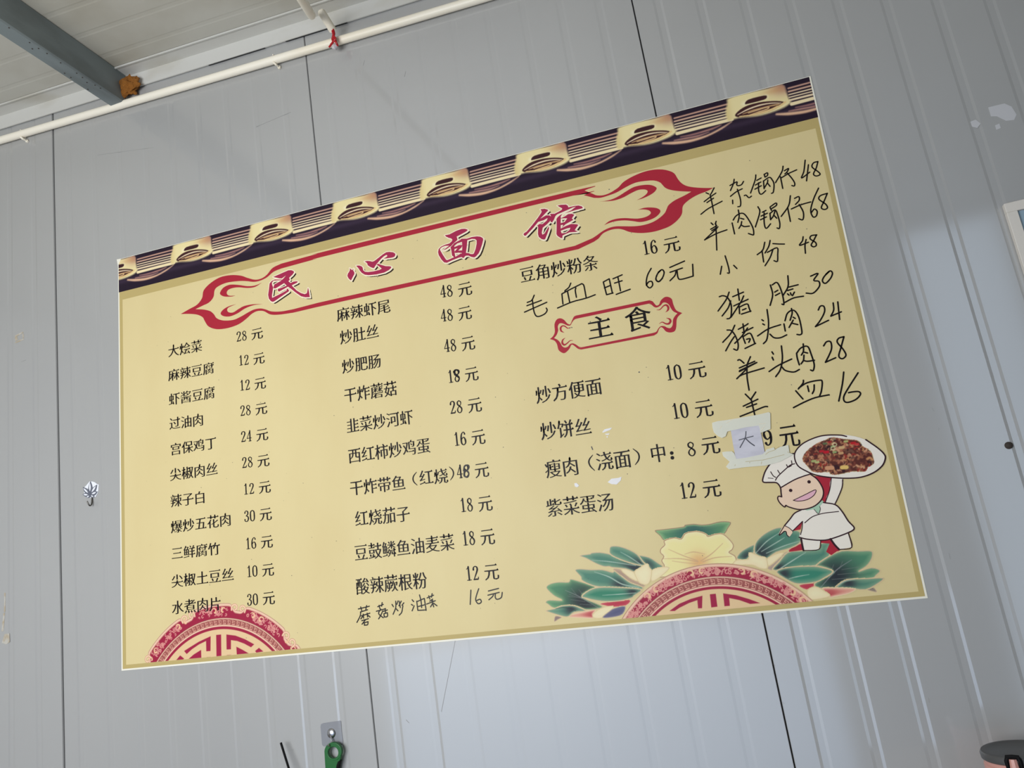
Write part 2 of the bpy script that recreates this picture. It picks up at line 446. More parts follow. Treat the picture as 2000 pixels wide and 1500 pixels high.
class Flat:
    """flat ink shapes on the poster plane, u to the right and v up"""
    def __init__(s): s.v = []; s.f = []; s.k = []
    def mark(s):
        s.k += [len(set(s.k)) % 40] * (len(s.v)-len(s.k))
    def poly(s, pts, off=(0, 0)):
        pts = [np.asarray(p, float) + off for p in pts]
        tris = tessellate_polygon([[Vector((p[0], p[1], 0)) for p in pts]])
        n = len(s.v); s.v += [tuple(p) for p in pts]
        s.f += [tuple(n+i for i in t) for t in tris]
        s.mark()
    def ribbon(s, pts, w, n=5, smooth=True, off=(0, 0)):
        P = cr(pts, n) if smooth and len(pts) > 2 else [np.array(p, float) for p in pts]
        ws = w if isinstance(w, (list, tuple)) else [w]*len(pts)
        if smooth and len(pts) > 2:
            ws = np.interp(np.linspace(0, 1, len(P)), np.linspace(0, 1, len(ws)), ws)
        b = len(s.v); N = len(P)
        for i in range(N):
            t = P[min(i+1, N-1)] - P[max(i-1, 0)]
            L = np.linalg.norm(t); t = t/L if L > 0 else np.array([1.0, 0])
            nn = np.array([-t[1], t[0]]) * ws[i]/2
            s.v += [tuple(P[i]+nn+off), tuple(P[i]-nn+off)]
        for i in range(N-1):
            s.f.append((b+2*i, b+2*i+1, b+2*i+3, b+2*i+2))
        for (i, sg) in ((0, -1), (N-1, 1)):          # round caps
            if ws[i] < 0.0006: continue
            t = P[min(i+1, N-1)] - P[max(i-1, 0)]; t = t/max(np.linalg.norm(t), 1e-9)*sg
            nn = np.array([-t[1], t[0]])
            c = len(s.v)
            ring = [P[i] + (nn*math.cos(a) + t*math.sin(a))*ws[i]/2 + off for a in np.linspace(0, math.pi, 5)]
            s.v += [tuple(q) for q in ring]; s.f.append(tuple(range(c, c+5)))
        s.mark()
    def disc(s, c, rx, ry=None, rot=0, n=24, off=(0, 0)):
        ry = ry or rx
        b = len(s.v)
        for k in range(n):
            a = 2*math.pi*k/n; x = rx*math.cos(a); y = ry*math.sin(a)
            s.v.append((c[0]+x*math.cos(rot)-y*math.sin(rot)+off[0], c[1]+x*math.sin(rot)+y*math.cos(rot)+off[1]))
        s.f.append(tuple(range(b, b+n)))
        s.mark()
    def build(s, name, m, layer, parent=None, ppar=None):
        s.mark()
        v = [(p[0], -layer*LAY-2e-6*k, p[1]) for p, k in zip(s.v, s.k)]
        f = []
        for q in s.f:                    # face the room
            a, b, c = (np.array(s.v[q[0]]), np.array(s.v[q[1]]), np.array(s.v[q[2]]))
            ar = (b[0]-a[0])*(c[1]-a[1])-(b[1]-a[1])*(c[0]-a[0])
            f.append(q if ar > 0 else q[::-1])
        return mesh_obj(name, v, f, m, parent or poster)

# the sheet itself, with a slightly lifted corner
sheet_mb = MB(); sheet_mb.box(0, PWID, 0.0, 0.0010, 0, PHEI)
sheet_mb.prism([(-0.0045, PHEI+0.001), (0.012, PHEI), (0.0, PHEI-0.022)], 0.0008, -0.0004)
sheet_mb.build('sheet', PM['paper'], poster)
def rect(name, u0, u1, v0, v1, m, layer):
    F = Flat(); F.poly([(u0, v0), (u1, v0), (u1, v1), (u0, v1)]); return F.build(name, m, layer)
B0 = 0.0042
BANDLOW, INTOP, INB, INL, INR = 1.0945, 1.0685, 0.0145, 0.0158, 2.0056
F = Flat()
for (a, b, c, d) in ((B0, INL, B0, BANDLOW), (INR, PWID-B0, B0, BANDLOW), (INL, INR, B0, INB), (INL, INR, INTOP, BANDLOW)):
    F.poly([(a, c), (b, c), (b, d), (a, d)])
F.build('border', PM['khaki'], 1)
rect('background', INL, INR, INB, INTOP, PM['cream'], 1)

# ---------------------------------------------------------------- painted pictures (ink grids)
class Canvas:
    def __init__(s, u0, u1, v0, v1, h, base=(223, 206, 154)):
        s.nu = max(2, int(round((u1-u0)/h))+1); s.nv = max(2, int(round((v1-v0)/h))+1)
        s.us = np.linspace(u0, u1, s.nu); s.vs = np.linspace(v0, v1, s.nv)
        s.U, s.V = np.meshgrid(s.us, s.vs)
        s.C = np.zeros((s.nv, s.nu, 3)) + np.array(base, float)
        s.A = np.zeros((s.nv, s.nu))
        s.h = h
    def _win(s, p, pad):
        p = np.asarray(p)
        i0 = max(0, np.searchsorted(s.us, p[:, 0].min()-pad)-1); i1 = min(s.nu, np.searchsorted(s.us, p[:, 0].max()+pad)+1)
        j0 = max(0, np.searchsorted(s.vs, p[:, 1].min()-pad)-1); j1 = min(s.nv, np.searchsorted(s.vs, p[:, 1].max()+pad)+1)
        return slice(j0, j1), slice(i0, i1)
    @staticmethod
    def _segd(X, Y, a, b):
        d = b-a; L = max(d @ d, 1e-14)
        t = np.clip(((X-a[0])*d[0]+(Y-a[1])*d[1])/L, 0, 1)
        return np.hypot(X-a[0]-t*d[0], Y-a[1]-t*d[1]), t
    def sdf(s, pts, w):
        X, Y = s.U[w], s.V[w]
        P = [np.asarray(p, float) for p in pts]
        ins = np.zeros(X.shape, bool); D = np.full(X.shape, 9.0)
        for i in range(len(P)):
            a, b = P[i-1], P[i]
            D = np.minimum(D, s._segd(X, Y, a, b)[0])
            cnd = (a[1] > Y) != (b[1] > Y)
            with np.errstate(divide='ignore', invalid='ignore'):
                xi = (b[0]-a[0])*(Y-a[1])/(b[1]-a[1])+a[0]
            ins ^= cnd & (X < xi)
        return np.where(ins, D, -D)
    def over(s, w, al, c):
        al = np.clip(al, 0, 1)[..., None]
        s.C[w] = s.C[w]*(1-al) + np.asarray(c, float)*al
        s.A[w] = np.maximum(s.A[w], al[..., 0])
    def poly(s, pts, c, soft=None, smooth=0):
        if smooth: pts = cr(pts, smooth, True)
        soft = soft or s.h
        w = s._win(pts, soft)
        D = s.sdf(pts, w)
        s.over(w, D/soft+0.5, c)
        return w, D
    def stroke(s, pts, wid, c, soft=None, op=1.0, n=5):
        P = cr(pts, n) if len(pts) > 2 else [np.array(p, float) for p in pts]
        ws = wid if isinstance(wid, (list, tuple)) else [wid]*len(pts)
        ws = np.interp(np.linspace(0, 1, len(P)), np.linspace(0, 1, len(ws)), ws)
        soft = soft or s.h
        w = s._win(P, max(ws)/2+soft)
        X, Y = s.U[w], s.V[w]
        D = np.full(X.shape, -9.0)
        for i in range(len(P)-1):
            d, t = s._segd(X, Y, P[i], P[i+1])
            D = np.maximum(D, (ws[i]*(1-t)+ws[i+1]*t)/2 - d)
        s.over(w, (D/soft+0.5)*op, c)
    def build(s, name, layer, parent=None, thr=0.02):
        keep = s.A > thr
        fm = keep[:-1, :-1] | keep[1:, :-1] | keep[:-1, 1:] | keep[1:, 1:]
        idx = np.arange(s.nu*s.nv).reshape(s.nv, s.nu)
        q = np.stack([idx[:-1, :-1][fm], idx[:-1, 1:][fm], idx[1:, 1:][fm], idx[1:, :-1][fm]], 1)
        used, inv = np.unique(q, return_inverse=True)
        q = inv.reshape(q.shape)
        co = np.zeros((len(used), 3)); co[:, 0] = s.U.ravel()[used]; co[:, 2] = s.V.ravel()[used]; co[:, 1] = -layer*LAY
        me = bpy.data.meshes.new(name)
        me.vertices.add(len(co)); me.vertices.foreach_set('co', co.ravel())
        me.loops.add(q.size); me.loops.foreach_set('vertex_index', q.ravel().astype(np.int32))
        me.polygons.add(len(q)); me.polygons.foreach_set('loop_start', np.arange(0, q.size, 4, dtype=np.int32))
        me.update(calc_edges=True)
        at = me.color_attributes.new('ink', 'FLOAT_COLOR', 'POINT')
        col = np.ones((len(used), 4)); col[:, :3] = lin(np.clip(s.C.reshape(-1, 3)[used], 0, 255))
        at.data.foreach_set('color', col.ravel())
        me.materials.append(vc)
        o = bpy.data.objects.new(name, me); COL.objects.link(o); o.parent = parent or poster
        return o

# eave of roof tiles printed along the top
def eave_band():
    PER = 0.2705; NU = 226
    h = PER/NU
    cv = Canvas(0, PER-h, BANDLOW, PHEI-0.0012, h, (40, 29, 44))
    cv.nu = NU
    cv.us = np.arange(NU)*h; cv.vs = np.linspace(BANDLOW, PHEI-0.0012, 96)
    cv.nv = 96; cv.U, cv.V = np.meshgrid(cv.us, cv.vs)
    cv.C = np.zeros((96, NU, 3)) + np.array((40, 29, 44.0)); cv.A = np.ones((96, NU))
    tt = (cv.V-BANDLOW)/(PHEI-BANDLOW)
    cv.C += np.exp(-((tt-0.30)/0.07)**2)[..., None]*np.array((16, 14, 16.0))
    T = crop(640, 330, 10)
    u0 = uv(640, 407)[0]
    def L(pts, k): return [np.array([p[0]-u0+k*PER, p[1]]) for p in UV(T, pts)]
    cream = (236, 220, 164); pale = (238, 214, 176); pinkb = (196, 152, 132); brown = (62, 34, 38)
    S = 0.0020
    for k in (-1, 0, 1):
        cv.stroke(L([(780,975),(950,975),(1150,955),(1320,915),(1500,850),(1700,740),(1860,630)], k), [.005,.008,.008,.007,.005,.005,.002], (224,180,146), 0.004, 0.95)
        cv.stroke(L([(960,930),(1130,900),(1320,865),(1500,800)], k), [.003,.005,.005,.002], (176,130,118), 0.003, 0.9)
        cv.stroke(L([(1060,870),(1250,835),(1450,775),(1700,680)], k), [.003,.005,.005,.002], (160,114,108), 0.003, 0.85)
        cv.stroke(L([(1380,800),(1550,750),(1680,690)], k), [.002,.004,.002], (176,130,116), 0.003, 0.7)
        for (a, b, w, c) in (((985,535),(1850,305),.0042,pinkb), ((985,592),(1850,372),.0044,(206,166,142)), ((985,645),(1850,430),.0032,pale),
                             ((985,692),(1850,478),.0032,pale), ((985,742),(1850,530),.0052,pale), ((1010,808),(1870,585),.0088,(242,222,176))):
            cv.stroke(L([a, ((a[0]+b[0])/2, (a[1]+b[1])/2-2), b], k), w, c, S)
        body = [(120,668),(400,585),(700,520),(900,470),(950,600),(985,740),(1000,780),(900,862),(700,945),(500,995),(230,1015),(80,1050),(60,900),(95,760)]
        w, D = cv.poly(L(body, k), cream, 0.006, 3)
        P = L([(920,500)], k)[0]
        cv.over(w, np.clip((D+0.004)/0.006, 0, 1)*np.exp(-(((cv.U[w]-P[0])/0.028)**2+((cv.V[w]-P[1])/0.02)**2))*0.85, (170,118,104))
        P = L([(800,560)], k)[0]
        cv.over(w, np.clip((D+0.002)/0.006, 0, 1)*np.exp(-(((cv.U[w]-P[0])/0.03)**2+((cv.V[w]-P[1])/0.008)**2))*0.5, (206,156,104))
        P = L([(60,800)], k)[0]
        cv.over(w, np.clip((D+0.003)/0.006, 0, 1)*np.exp(-((cv.U[w]-P[0])/0.012)**2)*0.4, (206,176,110))
        cv.stroke(L([(330,770),(420,735),(560,700),(650,665)], k), .010, (250,240,206), 0.008, 0.6)
        cv.poly(L([(345,775),(400,702),(630,642),(668,668),(620,715),(400,772)], k), brown, S, 3)
        cv.poly(L([(185,965),(270,868),(400,796),(600,750),(800,745),(905,770),(860,822),(720,905),(500,972),(260,1002)], k), (66,36,38), S, 3)
        for (pp, ww, cc) in (([(225,955),(380,870),(560,805),(720,780),(860,785)], [.002,.004,.004,.003,.002], (236,212,176)),
                             ([(300,945),(430,900),(600,850),(760,815),(830,800)], [.002,.004,.003,.004,.003], (196,156,110)),
                             ([(380,935),(500,895),(620,855),(680,850),(650,880),(540,920),(400,965)], [.002,.003,.003,.003,.003,.004,.002], (222,184,134)),
                             ([(520,950),(620,920),(720,880),(800,835)], [.003,.004,.003,.003], (206,160,110)),
                             ([(250,990),(450,968),(650,915),(820,840),(920,770)], [.003,.004,.005,.005,.005], (232,200,140))):
            cv.stroke(L(pp, k), ww, cc, 0.0016, 0.9)
    # repeat the motif along the band
    off = int(round(u0/h))
    n = int((PWID-0.004)/h)
    ids = (np.arange(n) - off) % NU
    full = Canvas(0.0022, 0.0022+h*(n-1), BANDLOW, PHEI-0.0012, h)
    full.nu, full.nv = n, 96
    full.us = 0.0022+np.arange(n)*h; full.vs = cv.vs; full.U, full.V = np.meshgrid(full.us, full.vs)
    full.C = cv.C[:, ids]; full.A = np.ones((96, n))
    return full.build('eave_band', 1)
tag(eave_band(), 'dark printed band of pale round roof tiles')

# ---------------------------------------------------------------- title banner
K = crop(200, 480, 4.6875); R_ = crop(1150, 310, 7.692)
def pathpx(*segs): return [p for s in segs for p in s]
outer_l_top = K([(1640,165),(1560,205),(1510,265),(1460,300),(1400,312),(1330,295),(1270,275),(1180,270),(1080,290),(990,345),(930,410),(915,480),(870,540),(800,580),(720,626)])
outer_l_bot = K([(720,626),(800,625),(870,632),(920,655),(940,690),(975,740),(1050,765),(1150,755),(1250,720),(1320,670),(1370,625),(1420,600),(1480,600),(1540,630),(1620,632),(1750,614)])
inner_l_top = K([(1640,210),(1570,240),(1510,290),(1450,320),(1390,332),(1320,325),(1250,325),(1140,340),(1060,375),(1030,410),(1020,470),(980,520),(920,550),(855,582)])
inner_l_bot = K([(855,582),(930,585),(990,600),(1025,630),(1050,665),(1110,685),(1200,680),(1270,650),(1330,615),(1390,585),(1450,575),(1500,585),(1550,602),(1640,602),(1750,582)])
outer_r_top = R_([(60,530),(120,553),(210,553),(300,525),(380,480),(450,430),(520,355),(640,280),(800,210),(950,172),(1100,165),(1220,190),(1290,230),(1340,310),(1400,375),(1480,415),(1600,435),(1750,443),(1872,441)])
outer_r_bot = R_([(1872,441),(1780,490),(1650,540),(1540,600),(1450,670),(1410,730),(1400,830),(1340,920),(1230,1010),(1100,1065),(950,1105),(780,1120),(620,1105),(520,1070),(440,1057),(340,1070),(240,1110),(190,1150),(150,1200),(80,1250)])
inner_r_top = R_([(80,592),(180,590),(300,555),(420,510),(560,430),(700,365),(850,338),(980,332),(1070,360),(1110,400),(1150,440),(1220,470),(1350,490),(1540,499)])
inner_r_bot = R_([(1540,499),(1430,560),(1290,630),(1200,700),(1170,760),(1140,820),(1060,895),(950,960),(820,1000),(680,1018),(520,1018),(400,1020),(300,1045),(210,1090),(120,1155),(60,1195)])
def SM(pts, n=4): return cr([uv(*p) for p in pts], n)
F = Flat()
# upper half: left tip -> along top -> right tip, and back along the inner edge
top_out = SM(outer_l_top[::-1]) + SM([(620,496),(650,487.5),(1122,372.5),(1142,372.5)]) + SM(outer_r_top)
top_in = SM(inner_l_top[::-1]) + SM([(620,505.5),(650,497),(1120,382.5),(1140,381.5)]) + SM(inner_r_top)
bot_out = SM(outer_l_bot) + SM([(620,600),(710,580),(990,518.5),(1130,487)]) + SM(outer_r_bot[::-1])
bot_in = SM(inner_l_bot) + SM([(620,592),(710,571.7),(990,510.3),(1123,480.5)]) + SM(inner_r_bot[::-1])
F.poly(top_out + top_in[::-1]); F.poly(bot_out + bot_in[::-1])
def curl(c, a, b):       # two edges of a curl between its tips
    F.poly(SM(c(a)) + SM(c(b)))
curl(K, [(1465,338),(1400,365),(1330,371),(1250,360),(1170,358),(1110,385),(1080,430),(1088,452),(1120,466),(1180,467),(1222,457)], [(1222,457),(1165,458),(1142,440),(1150,410),(1190,390),(1250,382),(1330,388),(1400,378),(1465,338)])
curl(K, [(1230,535),(1160,555),(1110,585),(1085,620),(1110,645),(1170,648),(1240,620),(1310,575),(1390,545),(1475,535)], [(1475,535),(1380,537),(1300,553),(1250,580),(1200,611),(1160,610),(1145,590),(1160,565),(1230,535)])
curl(R_, [(160,645),(250,637),(350,612),(450,565),(560,495),(680,428),(820,398),(930,398),(1000,425),(1020,455),(980,510),(900,560),(810,600),(720,626)], [(720,626),(800,585),(860,540),(885,500),(870,475),(820,465),(740,475),(640,520),(520,585),(400,627),(280,643),(160,645)])
curl(R_, [(735,770),(830,742),(920,735),(1020,745),(1075,780),(1060,830),(990,890),(880,935),(770,955),(660,940),(540,930),(420,940),(320,965),(230,1002)], [(230,1002),(310,940),(420,905),(540,895),(640,900),(740,902),(850,880),(920,840),(930,805),(890,775),(810,765),(735,770)])
title = F.build('title_banner', PM['red'], 2); tag(title, 'red cloud-scroll banner outline')

TITLE = {
 '民': (crop(515, 515, 17.645), [
   [(335,465),(860,235),(960,228),(1040,260),(1062,305),(1000,390),(890,490),(915,560),(860,615),(700,690),(430,855),(360,860),(345,830),(380,720),(440,690),(600,600),(680,530),(780,415),(640,515),(560,515),(450,490)],
   [(700,660),(860,610),(950,680),(1000,780),(1150,930),(1300,1020),(1430,1055),(1500,1020),(1535,850),(1550,845),(1575,980),(1605,1160),(1450,1165),(1300,1130),(1100,990),(950,870),(820,780)],
   [(920,680),(1050,620),(1150,610),(1195,630),(1150,670),(1000,745),(850,800),(560,965),(520,965),(490,910),(510,870),(600,845),(820,760)],
   [(640,555),(400,550),(290,600),(215,690),(190,900),(165,1080),(190,1210),(260,1300),(330,1325),(400,1290),(880,960),(890,930),(840,870),(810,860),(800,930),(600,1040),(305,1185),(300,1100),(340,830),(300,720),(300,650),(360,590),(640,575)]]),
 '心': (crop(670, 480, 16.667), [
   [(225,735),(310,800),(355,745),(340,810),(380,870),(380,930),(330,1020),(280,1120),(260,1135),(190,1070),(150,990),(165,920),(210,850),(235,790)],
   [(435,655),(540,648),(620,680),(650,720),(665,800),(720,850),(820,860),(1000,840),(1200,790),(1270,750),(1200,690),(1100,625),(1150,590),(1260,630),(1400,670),(1520,672),(1580,690),(1575,730),(1500,800),(1350,880),(1100,940),(850,965),(720,950),(620,890),(560,820),(510,740)],
   [(700,520),(800,498),(880,505),(970,525),(1030,500),(1150,410),(1300,290),(1420,215),(1520,205),(1640,220),(1705,260),(1715,310),(1680,370),(1600,395),(1320,432),(1440,360),(1450,325),(1420,305),(1340,350),(1250,430),(1140,560),(1090,620),(1030,715),(1000,740),(900,700),(810,640),(800,590),(760,545)]]),
 '面': (crop(850, 430, 15.0), [
   [(285,450),(420,425),(620,320),(780,262),(880,258),(950,280),(960,302),(900,350),(750,430),(635,490),(662,575),(640,605),(545,685),(480,760),(430,790),(330,860),(225,895),(290,850),(420,755),(300,760),(200,800),(150,850),(150,880),(230,1020),(330,1170),(370,1175),(540,1100),(720,1040),(760,1020),(800,1085),(700,1105),(500,1185),(350,1255),(270,1245),(190,1160),(110,1030),(90,940),(110,850),(180,780),(300,725),(420,690),(490,630),(510,580),(480,545),(400,525),(330,490)],
   [(730,590),(780,550),(950,548),(945,640),(930,800),(905,980),(900,1050),(830,1120),(790,1095),(760,1020),(790,970),(800,800),(790,640)],
   [(900,560),(1080,500),(1230,480),(1330,490),(1400,530),(1415,580),(1380,720),(1330,870),(1280,980),(1200,1070),(1150,1100),(1070,1085),(980,1045),(890,1050),(900,965),(980,970),(1050,1000),(1110,1000),(1140,980),(1190,850),(1220,700),(1220,600),(1170,560),(1080,555),(930,600)],
   [(455,800),(560,690),(570,800),(575,950),(600,1085),(560,1095),(500,1040),(480,900)],
   [(545,690),(730,590),(800,640),(650,690),(560,770)],
   [(560,800),(700,738),(800,735),(785,800),(680,900),(800,890),(800,970),(690,960),(600,970),(565,940),(660,830),(565,855)],
   [(590,1085),(760,980),(810,1000),(810,1060),(620,1110)]]),
 '馆': (crop(1015, 385, 14.286), [
   [(585,345),(700,332),(780,355),(800,380),(750,430),(580,610),(740,515),(830,515),(880,545),(870,600),(850,680),(760,770),(650,860),(620,1000),(640,1055),(700,1020),(780,880),(825,815),(820,900),(780,1020),(720,1170),(690,1195),(620,1180),(540,1120),(515,1040),(520,840),(495,800),(560,755),(640,760),(760,660),(785,590),(680,650),(520,700),(380,870),(180,1080),(145,1090),(110,1050),(130,1010),(200,970),(360,780),(500,600),(610,440),(615,400)],
   [(1055,245),(1160,220),(1300,215),(1350,250),(1360,295),(1500,260),(1640,240),(1740,265),(1770,310),(1720,330),(1560,370),(1250,465),(1450,370),(1570,275),(1480,300),(1330,370),(1050,490),(1000,540),(960,640),(910,715),(870,700),(850,640),(880,545),(850,475),(980,470),(1100,410),(1180,360),(1190,320),(1130,290)],
   [(1200,475),(1150,540),(1150,800),(1150,950),(1200,1080),(1195,1150),(1150,1150),(1060,1090),(1030,1040),(1035,800),(1030,620),(1060,570),(1130,510)],
   [(1140,605),(1270,540),(1360,480),(1460,470),(1530,500),(1500,540),(1460,605),(1505,640),(1400,700),(1290,760),(1180,860),(1220,780),(1130,790),(1130,740),(1260,700),(1330,600),(1250,600)],
   [(1140,890),(1300,810),(1440,755),(1600,765),(1640,785),(1600,840),(1540,930),(1630,965),(1560,980),(1400,990),(1280,1040),(1180,1090),(1160,1020),(1300,1000),(1390,930),(1420,860),(1330,880),(1140,950)]]),
}
for ch, (c, polys) in TITLE.items():
    A, S_ = Flat(), Flat()
    off = np.array([0.0064, -0.0068])
    ps = [UV(c, pl) for pl in polys]
    al = np.array([q for p in ps for q in p])
    cv = Canvas(al[:, 0].min()-.006, al[:, 0].max()+.010, al[:, 1].min()-.010, al[:, 1].max()+.006, .0008, (247, 232, 204))
    for p in ps:
        A.poly(p); S_.poly(p, off)
        W_ = (slice(0, cv.nv), slice(0, cv.nu))
        for k in (0.0, 0.28): cv.over(W_, (cv.sdf([np.array(q)+off*k for q in p], W_)+0.0017)/cv.h+0.5, (247, 232, 204))
    A.build('title_character', PM['title'], 5, title)
    cv.build('halo', 4, title, 0.45); S_.build('drop_shadow', PM['shade'], 3, title)

# ---------------------------------------------------------------- printed text
_fc = bpy.data.curves.new('glyph_source', 'FONT'); _fc.resolution_u = 3
_fo = bpy.data.objects.new('glyph_source', _fc); COL.objects.link(_fo)
GL = {}
def glyph(ch, thin=0.009):
    if (ch, thin) in GL: return GL[(ch, thin)]
    _fc.body = ch
    dg = bpy.context.evaluated_depsgraph_get(); dg.update()
    me = bpy.data.meshes.new_from_object(_fo.evaluated_get(dg))
    key = {}; vs = []; mp = []
    for v in me.vertices:
        k = (round(v.co.x, 5), round(v.co.y, 5))
        if k not in key: key[k] = len(vs); vs.append([v.co.x, v.co.y])
        mp.append(key[k])
    fs = []
    for p in me.polygons:
        f = [mp[i] for i in p.vertices]
        a = sum(vs[f[i-1]][0]*vs[f[i]][1]-vs[f[i]][0]*vs[f[i-1]][1] for i in range(len(f)))
        fs.append(f if a > 0 else f[::-1])
    bpy.data.meshes.remove(me)
    ed = {}
    for f in fs:
        for i in range(len(f)):
            ed[(f[i-1], f[i])] = 1
    bd = [(a, b) for (a, b) in ed if (b, a) not in ed]
    ny = {}; nx = {}
    ser = []
    for a, b in bd:
        dx, dy = vs[b][0]-vs[a][0], vs[b][1]-vs[a][1]
        L = math.hypot(dx, dy) or 1
        n = (dy/L, -dx/L)
        for k in (a, b):
            if abs(n[1]) > abs(ny.get(k, 0)): ny[k] = n[1]
            if abs(n[0]) > abs(nx.get(k, 0)): nx[k] = n[0]
        if n[0] > 0.97 and 0.045 < L < 0.1: ser.append((a, b) if vs[a][1] > vs[b][1] else (b, a))
    o = [list(v) for v in vs]
    for k, n in ny.items(): o[k][1] -= n*thin
    for k, n in nx.items(): o[k][0] += n*0.013
    for t, b in ser:
        x, yt = o[t]
        i = len(o); o += [[x+0.012, o[b][1]], [x-0.115, yt-0.004], [x-0.045, yt+0.062]]
        fs.append([i, i+2, i+1])
    GL[(ch, thin)] = (np.array(o), fs)
    return GL[(ch, thin)]
# serif digits: strokes as (points, widths) in a 0.5 x 0.8 box
DG = {
 '0': [([(.25,.79),(.10,.68),(.07,.40),(.10,.12),(.25,.01),(.40,.12),(.43,.40),(.40,.68),(.25,.79)], [.035,.07,.085,.07,.035,.07,.085,.07,.035])],
 '1': [([(.26,.79),(.26,.02)], [.075,.075]), ([(.11,.66),(.18,.70),(.27,.79)], [.025,.03,.05]), ([(.11,.015),(.42,.015)], [.03,.03])],
 '2': [([(.10,.60),(.12,.72),(.25,.785),(.38,.72),(.40,.58),(.30,.38),(.08,.03)], [.085,.055,.035,.065,.08,.065,.03]), ([(.08,.035),(.25,.04),(.40,.04),(.44,.16)], [.06,.065,.06,.025])],
 '3': [([(.10,.64),(.14,.75),(.25,.785),(.37,.70),(.36,.53),(.20,.42)], [.08,.04,.035,.075,.07,.03]), ([(.20,.42),(.36,.36),(.41,.20),(.34,.05),(.22,.01),(.10,.06),(.09,.17)], [.03,.06,.085,.06,.035,.045,.08])],
 '4': [([(.33,.79),(.33,.02)], [.075,.075]), ([(.33,.78),(.05,.24)], [.03,.03]), ([(.05,.235),(.46,.235)], [.035,.035]), ([(.21,.015),(.44,.015)], [.03,.03])],
 '6': [([(.40,.66),(.36,.76),(.26,.785),(.13,.65),(.08,.38),(.10,.12),(.25,.01),(.40,.10),(.42,.26),(.36,.42),(.25,.47),(.12,.36)], [.075,.045,.035,.065,.085,.07,.035,.06,.085,.06,.035,.03])],
 '8': [([(.25,.785),(.12,.70),(.13,.55),(.25,.45),(.40,.30),(.42,.18),(.36,.06),(.25,.01),(.13,.07),(.08,.20),(.14,.34),(.26,.43),(.37,.54),(.38,.69),(.25,.785)], [.035,.06,.07,.065,.07,.065,.05,.035,.05,.06,.04,.03,.035,.05,.035])],
 '9': [([(.10,.14),(.14,.04),(.24,.015),(.37,.15),(.42,.42),(.40,.68),(.25,.79),(.10,.70),(.08,.54),(.14,.38),(.25,.33),(.38,.44)], [.08,.05,.035,.065,.085,.07,.035,.06,.085,.06,.035,.03])],
}
def put_glyph(F, ch, u0, u1, v0, v1, thin=0.009, slant=0.0):
    """a CJK character filling the cell u0..u1, v0..v1"""
    P, fs = glyph(ch, thin)
    b = len(F.v)
    for x, y in P:
        a = x; c = (y+0.12)/1.0
        F.v.append((u0+a*(u1-u0), v0+c*(v1-v0)+slant*(a-0.5)))
    F.f += [tuple(b+i for i in f) for f in fs]
def put_digit(F, d, u0, u1, v0, v1, bold=1.0):
    for pts, ws in DG[d]:
        sc = (v1-v0)/0.8
        F.ribbon([(u0+(x/0.5)*(u1-u0), v0+y*sc) for x, y in pts], [(w*1.12+0.012)*sc*bold for w in ws], n=4)
def cells(F, text, L, R, h, thin=0.009):
    """text between two mid-height pixels, h = height in pixels"""
    a, b = uv(*L), uv(*R)
    m = ((L[0]+R[0])/2, (L[1]+R[1])/2)
    hh = uv(m[0], m[1]-h/2)[1]-uv(m[0], m[1]+h/2)[1]
    n = len(text); w = (b[0]-a[0])/(n-0.08)
    for i, ch in enumerate(text):
        t = (i+0.5)/n
        vm = a[1]+(b[1]-a[1])*t
        put_glyph(F, ch, a[0]-0.04*w+i*w, a[0]-0.04*w+(i+1)*w, vm-hh*0.54, vm+hh*0.54, thin)
def price(F, digits, L, R, h, bold=1.0, dfrac=0.42):
    a, b = uv(*L), uv(*R)
    m = ((L[0]+R[0])/2, (L[1]+R[1])/2)
    hh = uv(m[0], m[1]-h/2)[1]-uv(m[0], m[1]+h/2)[1]
    W = b[0]-a[0]; n = len(digits); dw = W*dfrac/n
    for i, d in enumerate(digits):
        t = (i+0.5)*dw/W; vm = a[1]+(b[1]-a[1])*t
        put_digit(F, d, a[0]+i*dw+dw*0.04, a[0]+(i+1)*dw-dw*0.04, vm-hh*0.43, vm+hh*0.40, bold)
    vm = b[1]-(b[1]-a[1])*0.2
    put_glyph(F, '元', a[0]+W*0.56, a[0]+W*1.02, vm-hh*0.54, vm+hh*0.54)
